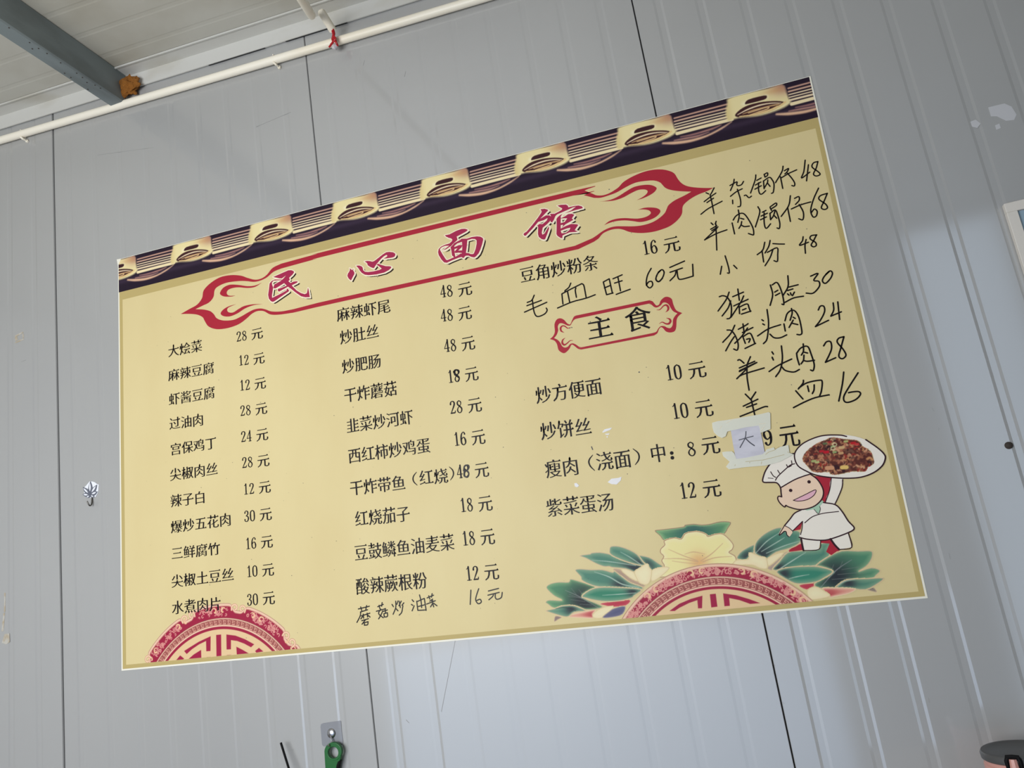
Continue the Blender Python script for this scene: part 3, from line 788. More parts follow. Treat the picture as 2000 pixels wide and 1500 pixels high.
MENU = [
 ('大烩菜',(329.6,687),(395,675),23,'28',(461.6,658),(513.6,650),23),
 ('麻辣豆腐',(330,734),(418.5,718),23,'12',(466,704.5),(517,699),23),
 ('虾酱豆腐',(331,781),(420,766),24,'12',(468,753),(519.6,747.6),24),
 ('过油肉',(332,828),(398,819.5),24,'28',(469,802.4),(522,797),24),
 ('宫保鸡丁',(334,878.5),(423,864.5),24,'24',(470.4,853),(524,847.6),25),
 ('尖椒肉丝',(333,927.7),(425.5,915),25,'28',(472.4,903.6),(526.4,898.4),25),
 ('辣子白',(334,979),(402,970.4),25,'12',(475.4,955.5),(529,950),25),
 ('爆炒五花肉',(335,1030),(452,1014),25,'30',(476.7,1008.4),(531,1003),26),
 ('三鲜腐竹',(336,1081.4),(430,1070.7),25,'16',(479.6,1061.7),(533,1056.8),26),
 ('尖椒土豆丝',(336,1135.8),(457,1121),26,'10',(481.8,1116),(535.3,1111.6),26),
 ('水煮肉片',(337,1187),(432.7,1178.5),27,'30',(482.4,1171.4),(537,1166.7),27),
 ('麻辣虾尾',(659,616),(762.4,597),27,'48',(859,570),(921.6,563),28),
 ('炒肚丝',(665,660),(739.6,646),28,'48',(860,617),(921,610),28),
 ('炒肥肠',(669,717),(744,704),28,'48',(866.6,676),(927.4,669),29),
 ('干炸蘑菇',(673,773),(775,758),29,'18',(874,736),(934,729),29),
 ('韭菜炒河虾',(677.7,832.7),(806.5,814),29,'28',(878,796),(940.6,789.6),30),
 ('西红柿炒鸡蛋',(681,891.5),(840,869),30,'16',(885.8,857.9),(947.4,852.3),31),
 ('干炸带鱼',(684.3,954),(791.6,942),30,'48',(891.4,921.3),(954.5,916.6),31),
 ('红烧茄子',(694.5,1013.7),(800.4,1002.5),31,'18',(898,986.6),(961.4,982),32),
 ('豆鼓鳞鱼油麦菜',(693.3,1080.4),(886.8,1058),32,'18',(902,1051.6),(966,1047),33),
 ('酸辣蕨根粉',(696.5,1146),(833.7,1132.6),33,'12',(909,1120),(974,1115.5),33),
 ('豆角炒粉条',(1016.4,538.7),(1168,511.4),31,'16',(1253.7,485),(1327.6,475.7),32),
 ('炒方便面',(1047,773),(1175,753.7),34,'10',(1298.8,728.7),(1378,720.3),35),
 ('炒饼丝',(1056.3,843),(1154.2,832),35,'10',(1311,803.5),(1391.7,795.6),36),
 ('瘦肉',(1065.3,916.9),(1130,910),36,'8',None,None,38),
 ('紫菜蛋汤',(1068,992.8),(1198,979.2),36,'12',(1326,958.8),(1407,952),37),
]
def paren(F, c, pts, w): F.ribbon(UV(c, pts), [w*0.5, w, w*1.15, w, w*0.5])
c4 = crop(660, 800, 5.358); c72 = crop(1020, 680, 4.412); cE = crop(1380, 780, 9.0909)
TL_ = 6
for (nm, a, b, h, pr, pa, pb, ph) in MENU:
    F = Flat(); cells(F, nm, a, b, h)
    P = Flat()
    if nm == '干炸带鱼':
        F.build('menu_line', PM['text'], TL_); F = Flat(); cells(F, '红烧', (820, 933.5), (874.6, 928.8), 30)
        paren(F, c4, [(825,655),(798,690),(788,725),(800,760),(833,792)], .0030)
        paren(F, c4, [(1168,600),(1200,630),(1212,665),(1205,700),(1180,738)], .0030)
    if nm == '瘦肉':
        F.build('menu_line', PM['text'], TL_); F = Flat(); cells(F, '浇面', (1165, 902), (1232, 895.3), 37)
        paren(F, c72, [(608,922),(582,955),(575,985),(590,1020),(625,1055)], .0032)
        paren(F, c72, [(955,868),(995,900),(1008,935),(1000,970),(975,1005)], .0032)
        F.build('menu_line', PM['text'], TL_); F = Flat(); cells(F, '中', (1270.5, 886.3), (1300.6, 883.7), 37)
        F.disc(uv(1312, 885), .0042); F.disc(uv(1313.3, 894.2), .0042)
        a0 = uv(1341.4, 877); a1 = uv(1358.9, 876)
        vv = uv(1350, 863)[1]; v0 = uv(1350, 891)[1]
        put_digit(P, '8', a0[0], a1[0], v0, vv, 1.05)
        q0 = uv(1369, 872.6); q1 = uv(1407, 871)
        put_glyph(P, '元', q0[0], q1[0], q0[1]-.0225, q0[1]+.0235)
    else:
        price(P, pr, pa, pb, ph)
    ln = F.build('menu_line', PM['text'], TL_); P.build('price', PM['text'], TL_, ln)
    if nm == '干炸蘑菇':          # figures corrected by hand in thick pen
        Q = Flat(); cc = crop(640, 530, 5)
        Q.ribbon(UV(cc, [(1232,985),(1245,965),(1275,965),(1285,985),(1265,1010),(1240,1000),(1232,980)]), .0032)
        Q.ribbon(UV(cc, [(1240,1010),(1285,1045),(1275,1070)]), .0026); Q.build('pen_correction', PM['ink'], TL_+1, ln)
    if nm == '干炸带鱼':
        Q = Flat()
        Q.ribbon(UV(c4, [(1318,640),(1325,600),(1345,583),(1368,585),(1372,610),(1350,640),(1328,640)]), .0036)
        Q.ribbon(UV(c4, [(1325,640),(1322,690),(1345,705),(1370,680),(1365,650),(1335,640)]), .0032); Q.build('pen_correction', PM['ink'], TL_+1, ln)
F = Flat()
p0, p1 = uv(1490.6, 857), uv(1508.7, 855)
put_digit(F, '9', p0[0], p1[0], uv(1500, 870)[1], uv(1500, 840.5)[1], 1.25)
q0, q1 = uv(1521, 854), uv(1562, 850)
put_glyph(F, '元', q0[0], q1[0], uv(1541, 876)[1], uv(1541, 826)[1], 0.004)
F.build('price', PM['text'], TL_)

# ---------------------------------------------------------------- section banner
I = crop(1060, 570, 6.897)
F = Flat()
io_t = [(98,638),(140,600),(165,540),(160,440),(190,375),(240,358),(290,380),(330,425),(370,440),(395,390),(420,340),(450,322),(480,315),(1400,123),(1440,120),(1480,130),(1510,165),(1535,187),(1570,170),(1590,120),(1640,75),(1690,70),(1740,100),(1760,170),(1800,250),(1880,287)]
ii_t = [(155,625),(190,580),(210,520),(205,470),(225,430),(260,425),(300,440),(340,457),(375,452),(400,410),(430,375),(470,362),(500,355),(1400,168),(1430,165),(1465,175),(1500,205),(1540,213),(1590,185),(1620,150),(1660,148),(1700,175),(1725,220),(1760,265),(1815,292)]
io_b = [(98,638),(160,660),(195,710),(215,785),(270,825),(310,820),(360,770),(385,720),(405,715),(440,740),(480,770),(520,776),(560,772),(1460,598),(1500,588),(1545,560),(1565,510),(1590,480),(1620,490),(1660,535),(1720,550),(1780,530),(1800,470),(1805,380),(1830,330),(1880,287)]
ii_b = [(155,625),(205,650),(240,690),(265,735),(300,752),(340,740),(370,705),(410,695),(455,715),(490,740),(520,745),(560,741),(1450,563),(1480,556),(1530,540),(1555,500),(1590,465),(1640,465),(1680,485),(1720,490),(1750,450),(1755,380),(1780,330),(1815,292)]
F.poly(SM(I(io_t), 3) + SM(I(ii_t), 3)[::-1]); F.poly(SM(I(io_b), 3) + SM(I(ii_b), 3)[::-1])
kk = 1/6.897*0.0013
for pts, ws in (([(385,475),(340,492),(300,465),(265,462),(243,490),(252,530),(292,550)], (3,12,16,18,26,22,3)), ([(305,622),(272,650),(266,690),(292,716),(330,695),(370,660),(410,657)], (3,20,28,24,16,12,4)),
                ([(1535,245),(1580,240),(1630,190),(1670,182),(1693,215),(1685,250),(1655,277)], (4,12,16,24,28,22,3)), ([(1570,432),(1610,410),(1660,432),(1700,430),(1722,400),(1710,370),(1665,353)], (4,12,18,26,28,22,3))):
    F.ribbon(UV(I, pts), [w*kk for w in ws])
sec = F.build('section_banner', PM['red'], 2); tag(sec, 'small red scroll banner')
F = Flat()
a = uv(*I([(600, 500)])[0]); b = uv(*I([(945, 470)])[0]); t_ = uv(*I([(760, 325)])[0])[1]; b_ = uv(*I([(775, 640)])[0])[1]
put_glyph(F, '主', a[0]-.002, b[0]+.001, b_-.001, t_+.003, 0.008)
F.build('section_character', PM['text'], TL_, sec); F = Flat()
a = uv(*I([(1110, 380)])[0]); b = uv(*I([(1460, 300)])[0]); t_ = uv(*I([(1260, 205)])[0])[1]; b_ = uv(*I([(1300, 535)])[0])[1]
put_glyph(F, '食', a[0]-.002, b[0]+.001, b_-.001, t_+.003, 0.002)
F.build('section_character', PM['text'], TL_, sec)

# ---------------------------------------------------------------- handwriting
HA = crop(1360, 300, 5.5556); HB = crop(1380, 520, 5.0); HC = crop(1000, 440, 4.762); HD = crop(660, 1030, 5.5556)
HAND = [
 (HA, .0030, "193,375 165,430 150,452|105,428 135,442|85,525 150,475 212,432|115,535 187,487|50,662 130,600 280,520|150,452 170,540 192,655|"
  "410,282 402,330 370,405|365,350 440,310 437,340 455,352 490,340 512,305|370,468 430,420 498,385|445,390 478,500 478,570 450,580|393,508 395,548|520,460 540,455 570,482 598,465|"
  "645,235 638,290 588,432|655,295 703,268|640,345 700,312|635,390 705,352|675,320 675,400 690,440 715,440 752,405|735,228 745,260|735,230 770,212 772,240 747,258|728,300 735,385|728,302 790,262 820,285 842,335 835,420 815,435|775,290 770,320 738,375|770,322 800,360|"
  "940,140 928,200 858,320|912,255 937,382|955,190 1000,165 985,200 960,225|985,215 1030,265 1065,320 1062,355 1035,350|925,265 1000,220 1088,180|"
  "1180,75 1165,200 1140,270 1230,205|1215,125 1195,300|1318,90 1270,105 1255,150 1320,200 1342,230 1300,247 1270,225 1300,160 1318,90"),
 (HA, .0031, "160,755 182,775|215,738 205,768|155,825 222,785|168,840 235,798|225,812 90,940|90,940 210,875 332,830|212,768 222,1050|"
  "388,755 415,875|400,725 430,680 490,650 540,680 610,800 622,880 600,882 565,870|455,615 465,680 450,750|478,705 515,715|492,740 485,775 462,815|490,780 520,795 575,790|"
  "668,580 688,640 640,800|715,640 755,620|702,682 770,650|695,722 760,690|735,645 735,740 745,800 765,812 805,765|800,590 815,620|800,582 862,540 868,565 818,600|798,650 805,722|800,652 855,615 885,680 905,760 900,815 875,810|855,620 835,680 810,715|840,672 872,705|"
  "1020,460 1000,570 920,685|990,590 1020,740|1065,490 1110,470 1115,510 1075,555|1030,605 1130,560 1240,528|1115,555 1160,640 1155,720 1110,710|"
  "1325,378 1270,500 1240,620 1265,690 1300,680 1310,630 1280,605 1250,640|1420,435 1345,460 1330,500 1400,550 1422,590 1390,610 1355,590 1385,520 1420,435"),
 (HA, .0031, "312,1112 345,1220 358,1295 338,1298|275,1225 260,1312|405,1215 440,1250|742,965 720,1050 660,1100|712,1055 730,1180|800,945 785,1010 745,1082|830,980 890,984 955,985|770,1075 875,1025 882,1100 878,1172 842,1165|830,1045 800,1130 745,1220|"
  "1158,905 1150,950 1118,1000 1215,965|1190,935 1178,1000 1183,1085|1305,885 1245,895 1235,930 1290,965 1300,1000 1270,1015 1245,995 1270,950 1303,885"),
 (HB, .0033, "125,300 160,290 205,310 240,380 240,480 225,510 200,515|220,255 190,330 112,440|235,340 210,410 152,488|255,300 360,255|305,225 320,335|265,390 405,325|362,292 330,360 238,500|318,395 322,465|318,402 395,370 415,410 428,445|350,430 385,415|340,470 432,440|"
  "622,185 645,280 620,385|640,185 690,163 735,260 755,370 735,372|665,255 695,237|672,288 715,265|793,95 795,200 745,290|800,207 893,183|790,240 842,224|790,272 805,285|818,262 826,283|857,255 838,290|765,355 850,312 945,295|"
  "1015,100 1088,72 1045,140 1095,150 1100,200 1040,265 972,265|1195,55 1150,100 1130,145 1160,170 1210,120 1228,70 1205,48 1165,80"),
 (HB, .0033, "200,625 240,630 280,680 308,760 300,820 265,810|275,578 235,660 158,745|270,690 230,750 187,828|310,618 380,580 405,563|355,565 365,640|350,650 452,600|400,605 340,690 275,755|352,685 378,755|355,690 420,655 450,700 470,755|390,715 425,710 412,745|375,805 478,755|"
  "540,525 555,535|548,565 565,575|590,425 605,560 590,710 555,758|498,683 600,615 722,573|618,665 660,700 720,700 782,672|755,565 768,635|765,535 790,460 850,432 900,500 930,640 915,670 882,668|828,415 835,460 815,530|845,500 865,512|845,528 805,600|838,560 890,572|"
  "1090,430 1110,392 1145,395 1150,450 1110,530 1062,592|1062,592 1190,530|1235,360 1240,430 1212,490|1212,490 1315,447|1280,350 1298,522"),
 (HB, .0034, "305,920 325,915 365,948|428,885 400,950|320,995 470,930|320,1030 490,942|295,1100 350,1060 562,995|395,1000 295,1100|395,960 395,1080 415,1212|322,1022 480,945|"
  "638,838 652,860|640,890 652,918|730,780 740,900 720,1010 675,1080|610,1030 700,970 830,908|735,985 770,1020 850,1035 905,1010|878,850 885,900 905,965|880,850 920,800 985,785 1020,860 1050,960 1040,1020 1015,1015|943,760 945,830 925,870|955,842 985,850|950,870 945,920 922,955|945,922 985,930 1052,920|"
  "1142,780 1170,740 1210,740 1220,800 1200,860 1160,940|1160,940 1260,895|1340,690 1290,705 1275,745 1330,810 1360,870 1325,905 1290,880 1310,800 1340,690"),
 (HB, .0034, "378,1250 425,1297|480,1230 450,1275 430,1305|358,1368 500,1300|390,1380 488,1345|328,1468 450,1420 560,1375 595,1372|435,1300 460,1410 478,1485|"
  "945,1115 940,1145 895,1200|900,1190 980,1140 1100,1115 1128,1130 1120,1220 1100,1275|870,1218 940,1298|985,1170 998,1225|1050,1160 1048,1210 1032,1245|848,1382 950,1330 1060,1285 1195,1257|1338,1035 1325,1150 1290,1318|1478,1042 1390,1180 1340,1270 1345,1320 1385,1330 1460,1300 1502,1250 1480,1225 1415,1230 1385,1237"),
 (HC, .0033, "208,652 185,700 143,720|140,750 275,700|118,810 325,718|190,690 205,800 235,850 300,830 328,795 320,772|548,540 530,580 495,610 497,622|465,640 475,735|465,640 560,590 650,545|650,545 670,565 690,670|518,620 537,715|595,585 590,610 600,672|425,772 560,715 690,680 775,648|"
  "850,530 880,645|850,530 905,500|905,500 935,635|860,585 915,562|880,648 940,632|940,500 1025,463|955,540 1025,518|985,480 1010,612|970,645 1100,597|"
  "1295,403 1260,470 1250,550 1280,585 1308,560 1300,525 1270,530 1250,560|1385,420 1350,460 1340,505 1365,525 1400,490 1415,440 1395,415 1360,440|1350,462 1338,505 1365,528 1400,495|1468,395 1605,335|1470,440 1585,400|1525,430 1515,470 1470,518|1535,425 1545,490 1575,505 1685,475|1685,475 1680,365"),
 (HD, .0027, "225,885 345,855|250,862 262,902|315,848 306,888|248,918 325,893|250,915 245,960 210,1030|258,960 350,930|278,940 282,985|278,958 252,992|320,930 325,972|322,948 352,972|262,1012 335,990|300,1005 265,1050|288,1035 292,1062|288,1035 330,1022|330,1022 325,1055 290,1060|"
  "435,860 495,835|450,845 458,880|483,815 478,855|420,910 520,882|468,885 445,935 495,980|490,905 470,950 445,992|498,910 540,895|515,880 520,930|502,938 506,970|502,936 540,925|540,925 540,965 506,972|"
  "590,835 605,860|655,798 642,835|630,800 630,870 602,942|632,880 655,905|668,800 680,870|690,800 665,850|718,818 698,845|708,850 695,920 668,952|"
  "808,785 825,805|800,835 815,845|830,850 808,905|858,800 870,900|858,806 940,770|940,770 960,900|870,900 960,895|888,732 905,800 912,870|868,860 948,838|"
  "970,765 1040,735|988,742 1000,778|1025,718 1018,758|1000,800 1030,778|1020,785 1035,800|965,832 1060,795|1022,795 1042,862|1032,820 1008,862|1040,822 1078,850|"
  "1445,680 1438,835|1530,665 1505,740 1498,790 1525,828 1558,810 1545,780 1510,792|1635,690 1745,662|1630,735 1752,705|1690,725 1680,750 1640,785|1710,715 1710,760 1730,780 1775,760 1785,705"),
]
def parse(t): return [[tuple(map(float, q.split(','))) for q in s.split()] for s in t.split('|') if s.strip()]
def clusters(strokes, mg=0.0015, small=0.014):
    bb = [[np.min(p, 0)-mg, np.max(p, 0)+mg] for p in strokes]
    grp = [[i] for i in range(len(strokes))]
    box = lambda g: (np.min([bb[i][0] for i in g], 0), np.max([bb[i][1] for i in g], 0))
    ch = True
    while ch:
        ch = False
        for a in range(len(grp)):
            for b in range(a+1, len(grp)):
                A, B = box(grp[a]), box(grp[b])
                if np.all(A[0] < B[1]) and np.all(B[0] < A[1]):
                    grp[a] += grp.pop(b); ch = True; break
            if ch: break
        if not ch:                     # a lone dot joins the nearest character
            for a in range(len(grp)):
                A = box(grp[a])
                if len(grp) > 1 and np.max(A[1]-A[0]) < small + 2*mg:
                    d = [np.linalg.norm((sum(box(g))-sum(A))/2) if g is not grp[a] else 9 for g in grp]
                    b = int(np.argmin(d)); grp[b] += grp[a]; grp.pop(a); ch = True; break
    return grp
for c, w, t in HAND:
    ps = [[np.array(q) for q in UV(c, st)] for st in parse(t)]
    for g in clusters(ps):
        F = Flat()
        for i in g: F.ribbon(ps[i], w, n=4)
        F.build('handwritten_character', PM['ink'], TL_+1)
F = Flat()
F.ribbon(UV(c72, [(598,850),(608,875)]), .0022); F.disc(uv(*c72([(1008,208)])[0]), .0016)
for p in ((1190,370.5),(1153,629),(1113,641),(1117,640)): F.disc(uv(*p), .0013)
for i in range(120):
    F.disc((random.uniform(.05, 1.97), random.uniform(.05, 1.04)), random.uniform(.0004, .0010), n=8)
tag(F.build('speck', PM['pencil'], TL_+1), kind='stuff')
# torn flecks in the print
F = Flat()
for pl in ([(690,725),(710,700),(775,685),(760,705),(700,728)], [(737,1155),(770,1125),(830,1118),(857,1108),(850,1140),(815,1175),(770,1172)], [(450,1165),(470,1162),(492,1185),(475,1200),(455,1192)], [(715,738),(755,735),(745,748),(722,748)], [(725,765),(738,755),(738,775)]):
    F.poly(UV(c72, pl)); F.build('torn_fleck', PM['tear'], TL_+1); F = Flat()

# ---------------------------------------------------------------- medallions
def circle3(a, b, c):
    A = np.array([[2*(b[0]-a[0]), 2*(b[1]-a[1])], [2*(c[0]-a[0]), 2*(c[1]-a[1])]])
    r = np.array([b @ b - a @ a, c @ c - a @ a])
    o = np.linalg.solve(A, r)
    return o, float(np.linalg.norm(a-o))
KEY = [[(.08,.95),(.08,.25),(.62,.25),(.62,.62),(.36,.62)], [(.36,.95),(.88,.95),(.88,.05)], [(.88,.05),(1.08,.05),(1.08,.25)]]
def medallion(name, c, fit, rad, polys, lobes, layer):
    ctr, _ = circle3(*[uv(*c([p])[0]) for p in fit])
    R = {k: float(np.linalg.norm(uv(*c([p])[0]) - ctr)) for k, p in rad.items()}
    Ro = R['out']
    half = math.sqrt(max(Ro*Ro-(INB-ctr[1])**2, 0))
    cv = Canvas(ctr[0]-half-0.012, ctr[0]+half+0.012, INB+0.0003, ctr[1]+Ro+0.006, 0.00085)
    dx = cv.U-ctr[0]; dy = cv.V-ctr[1]
    rr = np.hypot(dx, dy); th = np.arctan2(dx, dy)          # 0 at the top
    W = (slice(0, cv.nv), slice(0, cv.nu)); h = cv.h
    pink = (222,160,142); red = (160,38,66); beige = (228,196,150); brown = (150,92,84); pale = (236,196,168)
    edge = np.full(rr.shape, Ro)
    for (a, wd, dp) in lobes: edge -= dp*np.exp(-((th-a)/wd)**4)
    def ringp(r1, c_, r0=None, op=1.0):
        al = np.clip((r1-rr)/h+0.5, 0, 1)
        if r0 is not None: al = al*np.clip((rr-r0)/h+0.5, 0, 1)
        cv.over(W, al*op, c_)
    cv.over(W, np.clip((edge-rr)/h+0.5, 0, 1), (178,128,108))
    cv.over(W, np.clip((edge-0.0014-rr)/h+0.5, 0, 1), pale)
    cv.over(W, np.clip((edge-0.0058-rr)/h+0.5, 0, 1), pink)
    cv.over(W, np.clip((edge-0.0074-rr)/h+0.5, 0, 1), (168,98,92))
    cv.over(W, np.clip((edge-0.0086-rr)/h+0.5, 0, 1), red)
    # filigree of pale scrolls in the outer ring
    mid = (R['key1']+Ro)/2; wr0 = (Ro-R['key1'])
    lob = len(lobes) and True
    nblob = 330
    for i in range(nblob):
        a = rng.uniform(-1.25, 1.25); r0 = mid + rng.uniform(-.26, .22)*wr0
        if any(abs(a-l[0]) < l[1]*1.6 for l in lobes): continue
        p = ctr + r0*np.array([math.sin(a), math.cos(a)])
        s = rng.uniform(.0028, .0052); q = rng.uniform(0, 6.28)
        cv.stroke([p + s*np.array([math.cos(q+t), math.sin(q+t)])*(1-t/7) for t in np.linspace(0, 4.0, 5)], 0.0024, (220,148,138), op=0.9, n=3)
    step = 0.34
    for k in range(-5, 6):
        for sg in (-1, 1):
            a0 = k*step*1.30 + (lobes[0][0] if lobes else 0.12) + sg*0.17
            pts = []
            for t in np.linspace(0, 4.6, 8):
                rad_ = 0.0085*(1-t/7.5)
                b = sg*(t-1.2)
                base = ctr + (mid + 0.001)*np.array([math.sin(a0), math.cos(a0)])
                e1 = np.array([math.cos(a0), -math.sin(a0)]); e2 = np.array([math.sin(a0), math.cos(a0)])
                pts.append(base + rad_*(e1*math.sin(b)+e2*math.cos(b)))
            cv.stroke(pts, [.001,.0028,.0036,.004,.0042,.0044,.0046,.002], (236,190,150), n=4)
    for (a, wd, dp) in lobes:        # cloud scrolls sitting in the notches
        e1 = np.array([math.cos(a), -math.sin(a)]); e2 = np.array([math.sin(a), math.cos(a)])
        for sg in (-1, 1):
            base = ctr + (Ro-0.011)*e2 + sg*e1*0.011
            pts = [base + (0.0115-0.0015*t)*(sg*e1*math.cos(t-0.6)+e2*math.sin(t-0.6)) for t in np.linspace(0, 5, 8)]
            cv.stroke(pts, .0056, (196,128,110), n=4); cv.stroke(pts, .0034, (242,208,172), n=4)
    ringp(R['key1']+0.0022, brown); ringp(R['key1']+0.0010, pale); ringp(R['key1']-0.0012, (150,80,76)); ringp(R['key1']-0.0022, pink)
    # meander
    k0, k1 = R['key0']+0.0022, R['key1']-0.0030
    ncell = int(round(2*math.pi*(k0+k1)/2/((k1-k0)*1.3)))
    fc = (th/(2*math.pi)*ncell) % 1.0; ft = (rr-k0)/(k1-k0)
    D = np.full(rr.shape, 9.0)
    for poly_ in KEY:
        for i in range(len(poly_)-1):
            for sh in (-1, 0, 1):
                d, _t = Canvas._segd(fc+sh, ft, np.array(poly_[i]), np.array(poly_[i+1]))
                D = np.minimum(D, d)
    al = np.clip((0.085-D)/0.06+0.5, 0, 1)*((rr > k0-0.001) & (rr < k1+0.001))
    cv.over(W, al, (146,72,70))
    ringp(R['key0']+0.0012, (150,80,76)); ringp(R['key0'], pale); ringp(R['red1'], red); ringp(R['red0'], beige)
    for pl in polys: cv.poly(UV(c, pl), (162,36,70))
    return cv.build(name, layer)
MC = crop(260, 1160, 5.882)
o = medallion('medallion', MC, [(283,775),(1030,283),(1735,640)],
   dict(out=(1050,106), key1=(1030,283), key0=(1030,355), red1=(1030,372), red0=(1030,404)),
   [[(958,470),(1015,465),(1018,722),(962,728)],
    [(590,655),(660,610),(760,548),(895,485),(893,655),(845,658),(842,540),(760,580),(680,635),(620,690)],
    [(1075,465),(1180,478),(1290,520),(1395,578),(1358,612),(1280,570),(1200,540),(1128,530),(1128,635),(1078,638)],
    [(635,752),(700,695),(785,642),(788,735)], [(1190,605),(1260,640),(1345,690),(1195,702)],
    [(495,765),(545,705),(590,742),(575,758)], [(1405,655),(1450,618),(1500,660),(1420,675)], [(848,725),(895,722),(895,732),(850,735)], [(1080,702),(1130,698),(1130,708),(1080,712)]],
   [(0.235, 0.072, 0.016), (-0.34, 0.072, 0.016), (0.86, 0.072, 0.016), (-0.98, 0.072, 0.016)], 2)
tag(o, 'crimson round medallion with notched scroll edge')
NC = crop(1180, 1080, 4.348)

# leaves and flowers of the larger medallion
Q_ = crop(1060, 1050, 7.692); V_ = crop(1420, 1010, 6.25); G_ = crop(1040, 980, 2.857); FC = crop(1400, 800, 4.5455)
LEAFN = [0]
def leaf(c, pts, layer, dark=None, dr=0.05, veins=(), base=(82,132,112), edge=(128,162,132), rim=(206,176,146), dk=(52,56,62), name='leaf', rimw=0.0014):
    P = cr([uv(*p) for p in c(pts)], 3, True)
    A = np.array(P)
    cv = Canvas(A[:, 0].min()-.003, A[:, 0].max()+.003, max(INB+.0003, A[:, 1].min()-.003), A[:, 1].max()+.003, 0.0011)
    w, D = cv.poly(P, rim)
    cv.over(w, (D-rimw)/cv.h+0.5, edge)
    cv.over(w, np.clip((D-rimw)/0.010, 0, 1), base)
    if dark is not None:
        q = uv(*c([dark])[0])
        g = np.exp(-(((cv.U[w]-q[0])**2+(cv.V[w]-q[1])**2)/dr**2))
        cv.over(w, np.clip((D-rimw)/0.004, 0, 1)*g*0.95, dk)
    for v_ in veins:
        pts_ = UV(c, v_[0])
        cv.stroke(pts_, v_[1] if len(v_) > 1 else [.0009, .0022, .0014], v_[2] if len(v_) > 2 else (176,196,178), 0.0014, 0.85)
    # keep the ink inside the outline
    m = cv.sdf(P, (slice(0, cv.nv), slice(0, cv.nu)))
    cv.A = np.where(m > -cv.h, cv.A, 0)
    LEAFN[0] += 1
    return cv.build(name, layer + 0.02*LEAFN[0])
cream_ = dict(base=(240,228,184), edge=(238,220,176), rim=(226,196,150), dk=(226,190,150), name='petal', rimw=0.0006)
pink_ = dict(base=(216,130,120), edge=(230,176,150), rim=(236,200,170), dk=(190,84,86), name='petal')
redp = dict(base=(176,38,62), edge=(196,80,90), rim=(222,150,140), dk=(150,30,56), name='petal', rimw=0.0008)
BX = 2
leaf(Q_, [(190,1175),(290,1195),(230,1235),(175,1262)], BX, base=(128,108,104), edge=(150,130,120))
leaf(Q_, [(880,985),(1300,930),(1250,1020),(1060,1040),(940,1020)], BX, **redp)
leaf(Q_, [(450,1150),(620,1110),(800,1080),(760,1150),(770,1210),(600,1205),(380,1190)], BX, dark=(740,1160), dr=.02, **pink_)
leaf(Q_, [(760,1150),(880,1060),(1060,1030),(1010,1110),(900,1200),(780,1205)], BX+1, **cream_)
leaf(Q_, [(900,1200),(1000,1110),(1080,1060),(1240,1030),(1200,1150),(1050,1195)], BX+2, base=(84,88,122), edge=(108,106,130), rim=(150,140,150), name='petal')
vd = [.0006, .0016, .0008]; gv = (124,130,124)
leaf(Q_, [(55,740),(120,690),(240,665),(390,665),(420,620),(560,655),(700,700),(800,745),(700,800),(600,890),(890,1020),(840,1070),(650,1085),(500,1040),(300,1050),(170,1060),(80,1000),(45,970),(100,935),(290,940),(180,880),(90,800)], BX+3, (620,960), .040,
     [([(340,790),(560,890),(850,1060)], vd, (150,152,150)), ([(430,760),(520,870)], vd, gv), ([(545,780),(600,850)], vd, gv), ([(380,880),(560,900)], vd, gv), ([(420,930),(640,960)], vd, gv), ([(560,1000),(740,1010)], vd, gv), ([(600,920),(400,850)], vd, gv)], base=(84,140,104), edge=(128,168,122), dk=(44,44,50))
leaf(Q_, [(50,1095),(180,1065),(300,1020),(450,1015),(560,1050),(650,1100),(480,1120),(400,1180),(340,1190),(240,1165),(100,1120)], BX+4, (430,1070), .015, [([(200,1065),(350,1050),(500,1100)], vd, (40,60,56))])
leaf(Q_, [(1060,470),(1180,480),(1300,580),(1440,660),(1550,690),(1490,750),(1300,670),(1130,560)], BX, base=(160,132,120), edge=(196,168,140), name='stem')
leaf(Q_, [(1180,478),(1320,488),(1395,560),(1425,650),(1300,590)], BX+1, **cream_)
leaf(Q_, [(1440,270),(1600,295),(1720,370),(1810,445),(1650,500),(1590,430),(1520,380)], BX+1, (1560,440), .016)
leaf(Q_, [(555,270),(710,245),(730,230),(860,220),(1020,250),(1120,300),(1350,380),(1510,410),(1490,450),(1400,520),(1250,470),(1050,450),(1000,435),(920,435),(800,390),(650,310)], BX+1, (1380,470), .028, [([(740,340),(1000,360),(1400,420)],)])
leaf(Q_, [(1020,250),(1005,180),(1030,130),(1150,130),(1300,180),(1420,250),(1500,350),(1540,400),(1500,420),(1350,390),(1150,320)], BX+2, (1500,410), .022, [([(1170,215),(1320,300),(1490,415)],)])
leaf(Q_, [(490,485),(560,468),(720,480),(900,480),(1050,520),(1080,500),(1200,590),(1330,680),(1500,740),(1470,790),(1300,770),(1100,750),(850,740),(700,700),(590,640),(575,590),(520,530)], BX+4, (1150,740), .018, [([(780,515),(1000,590),(1200,700),(1450,748)], [.001,.0026,.0026,.0018])])
leaf(Q_, [(590,880),(700,790),(850,745),(1100,745),(1480,775),(1380,870),(1330,910),(1150,950),(950,960),(780,940),(660,910)], BX+5, (1350,800), .014, [([(900,865),(1150,850),(1400,830)],)], base=(60,132,104))
leaf(Q_, [(1630,510),(1750,450),(1900,455),(1760,590),(1640,650)], BX+2, **cream_)
leaf(Q_, [(1385,510),(1470,450),(1570,392),(1600,450),(1635,500),(1615,640),(1560,705),(1460,675),(1410,600)], BX+3, **cream_)
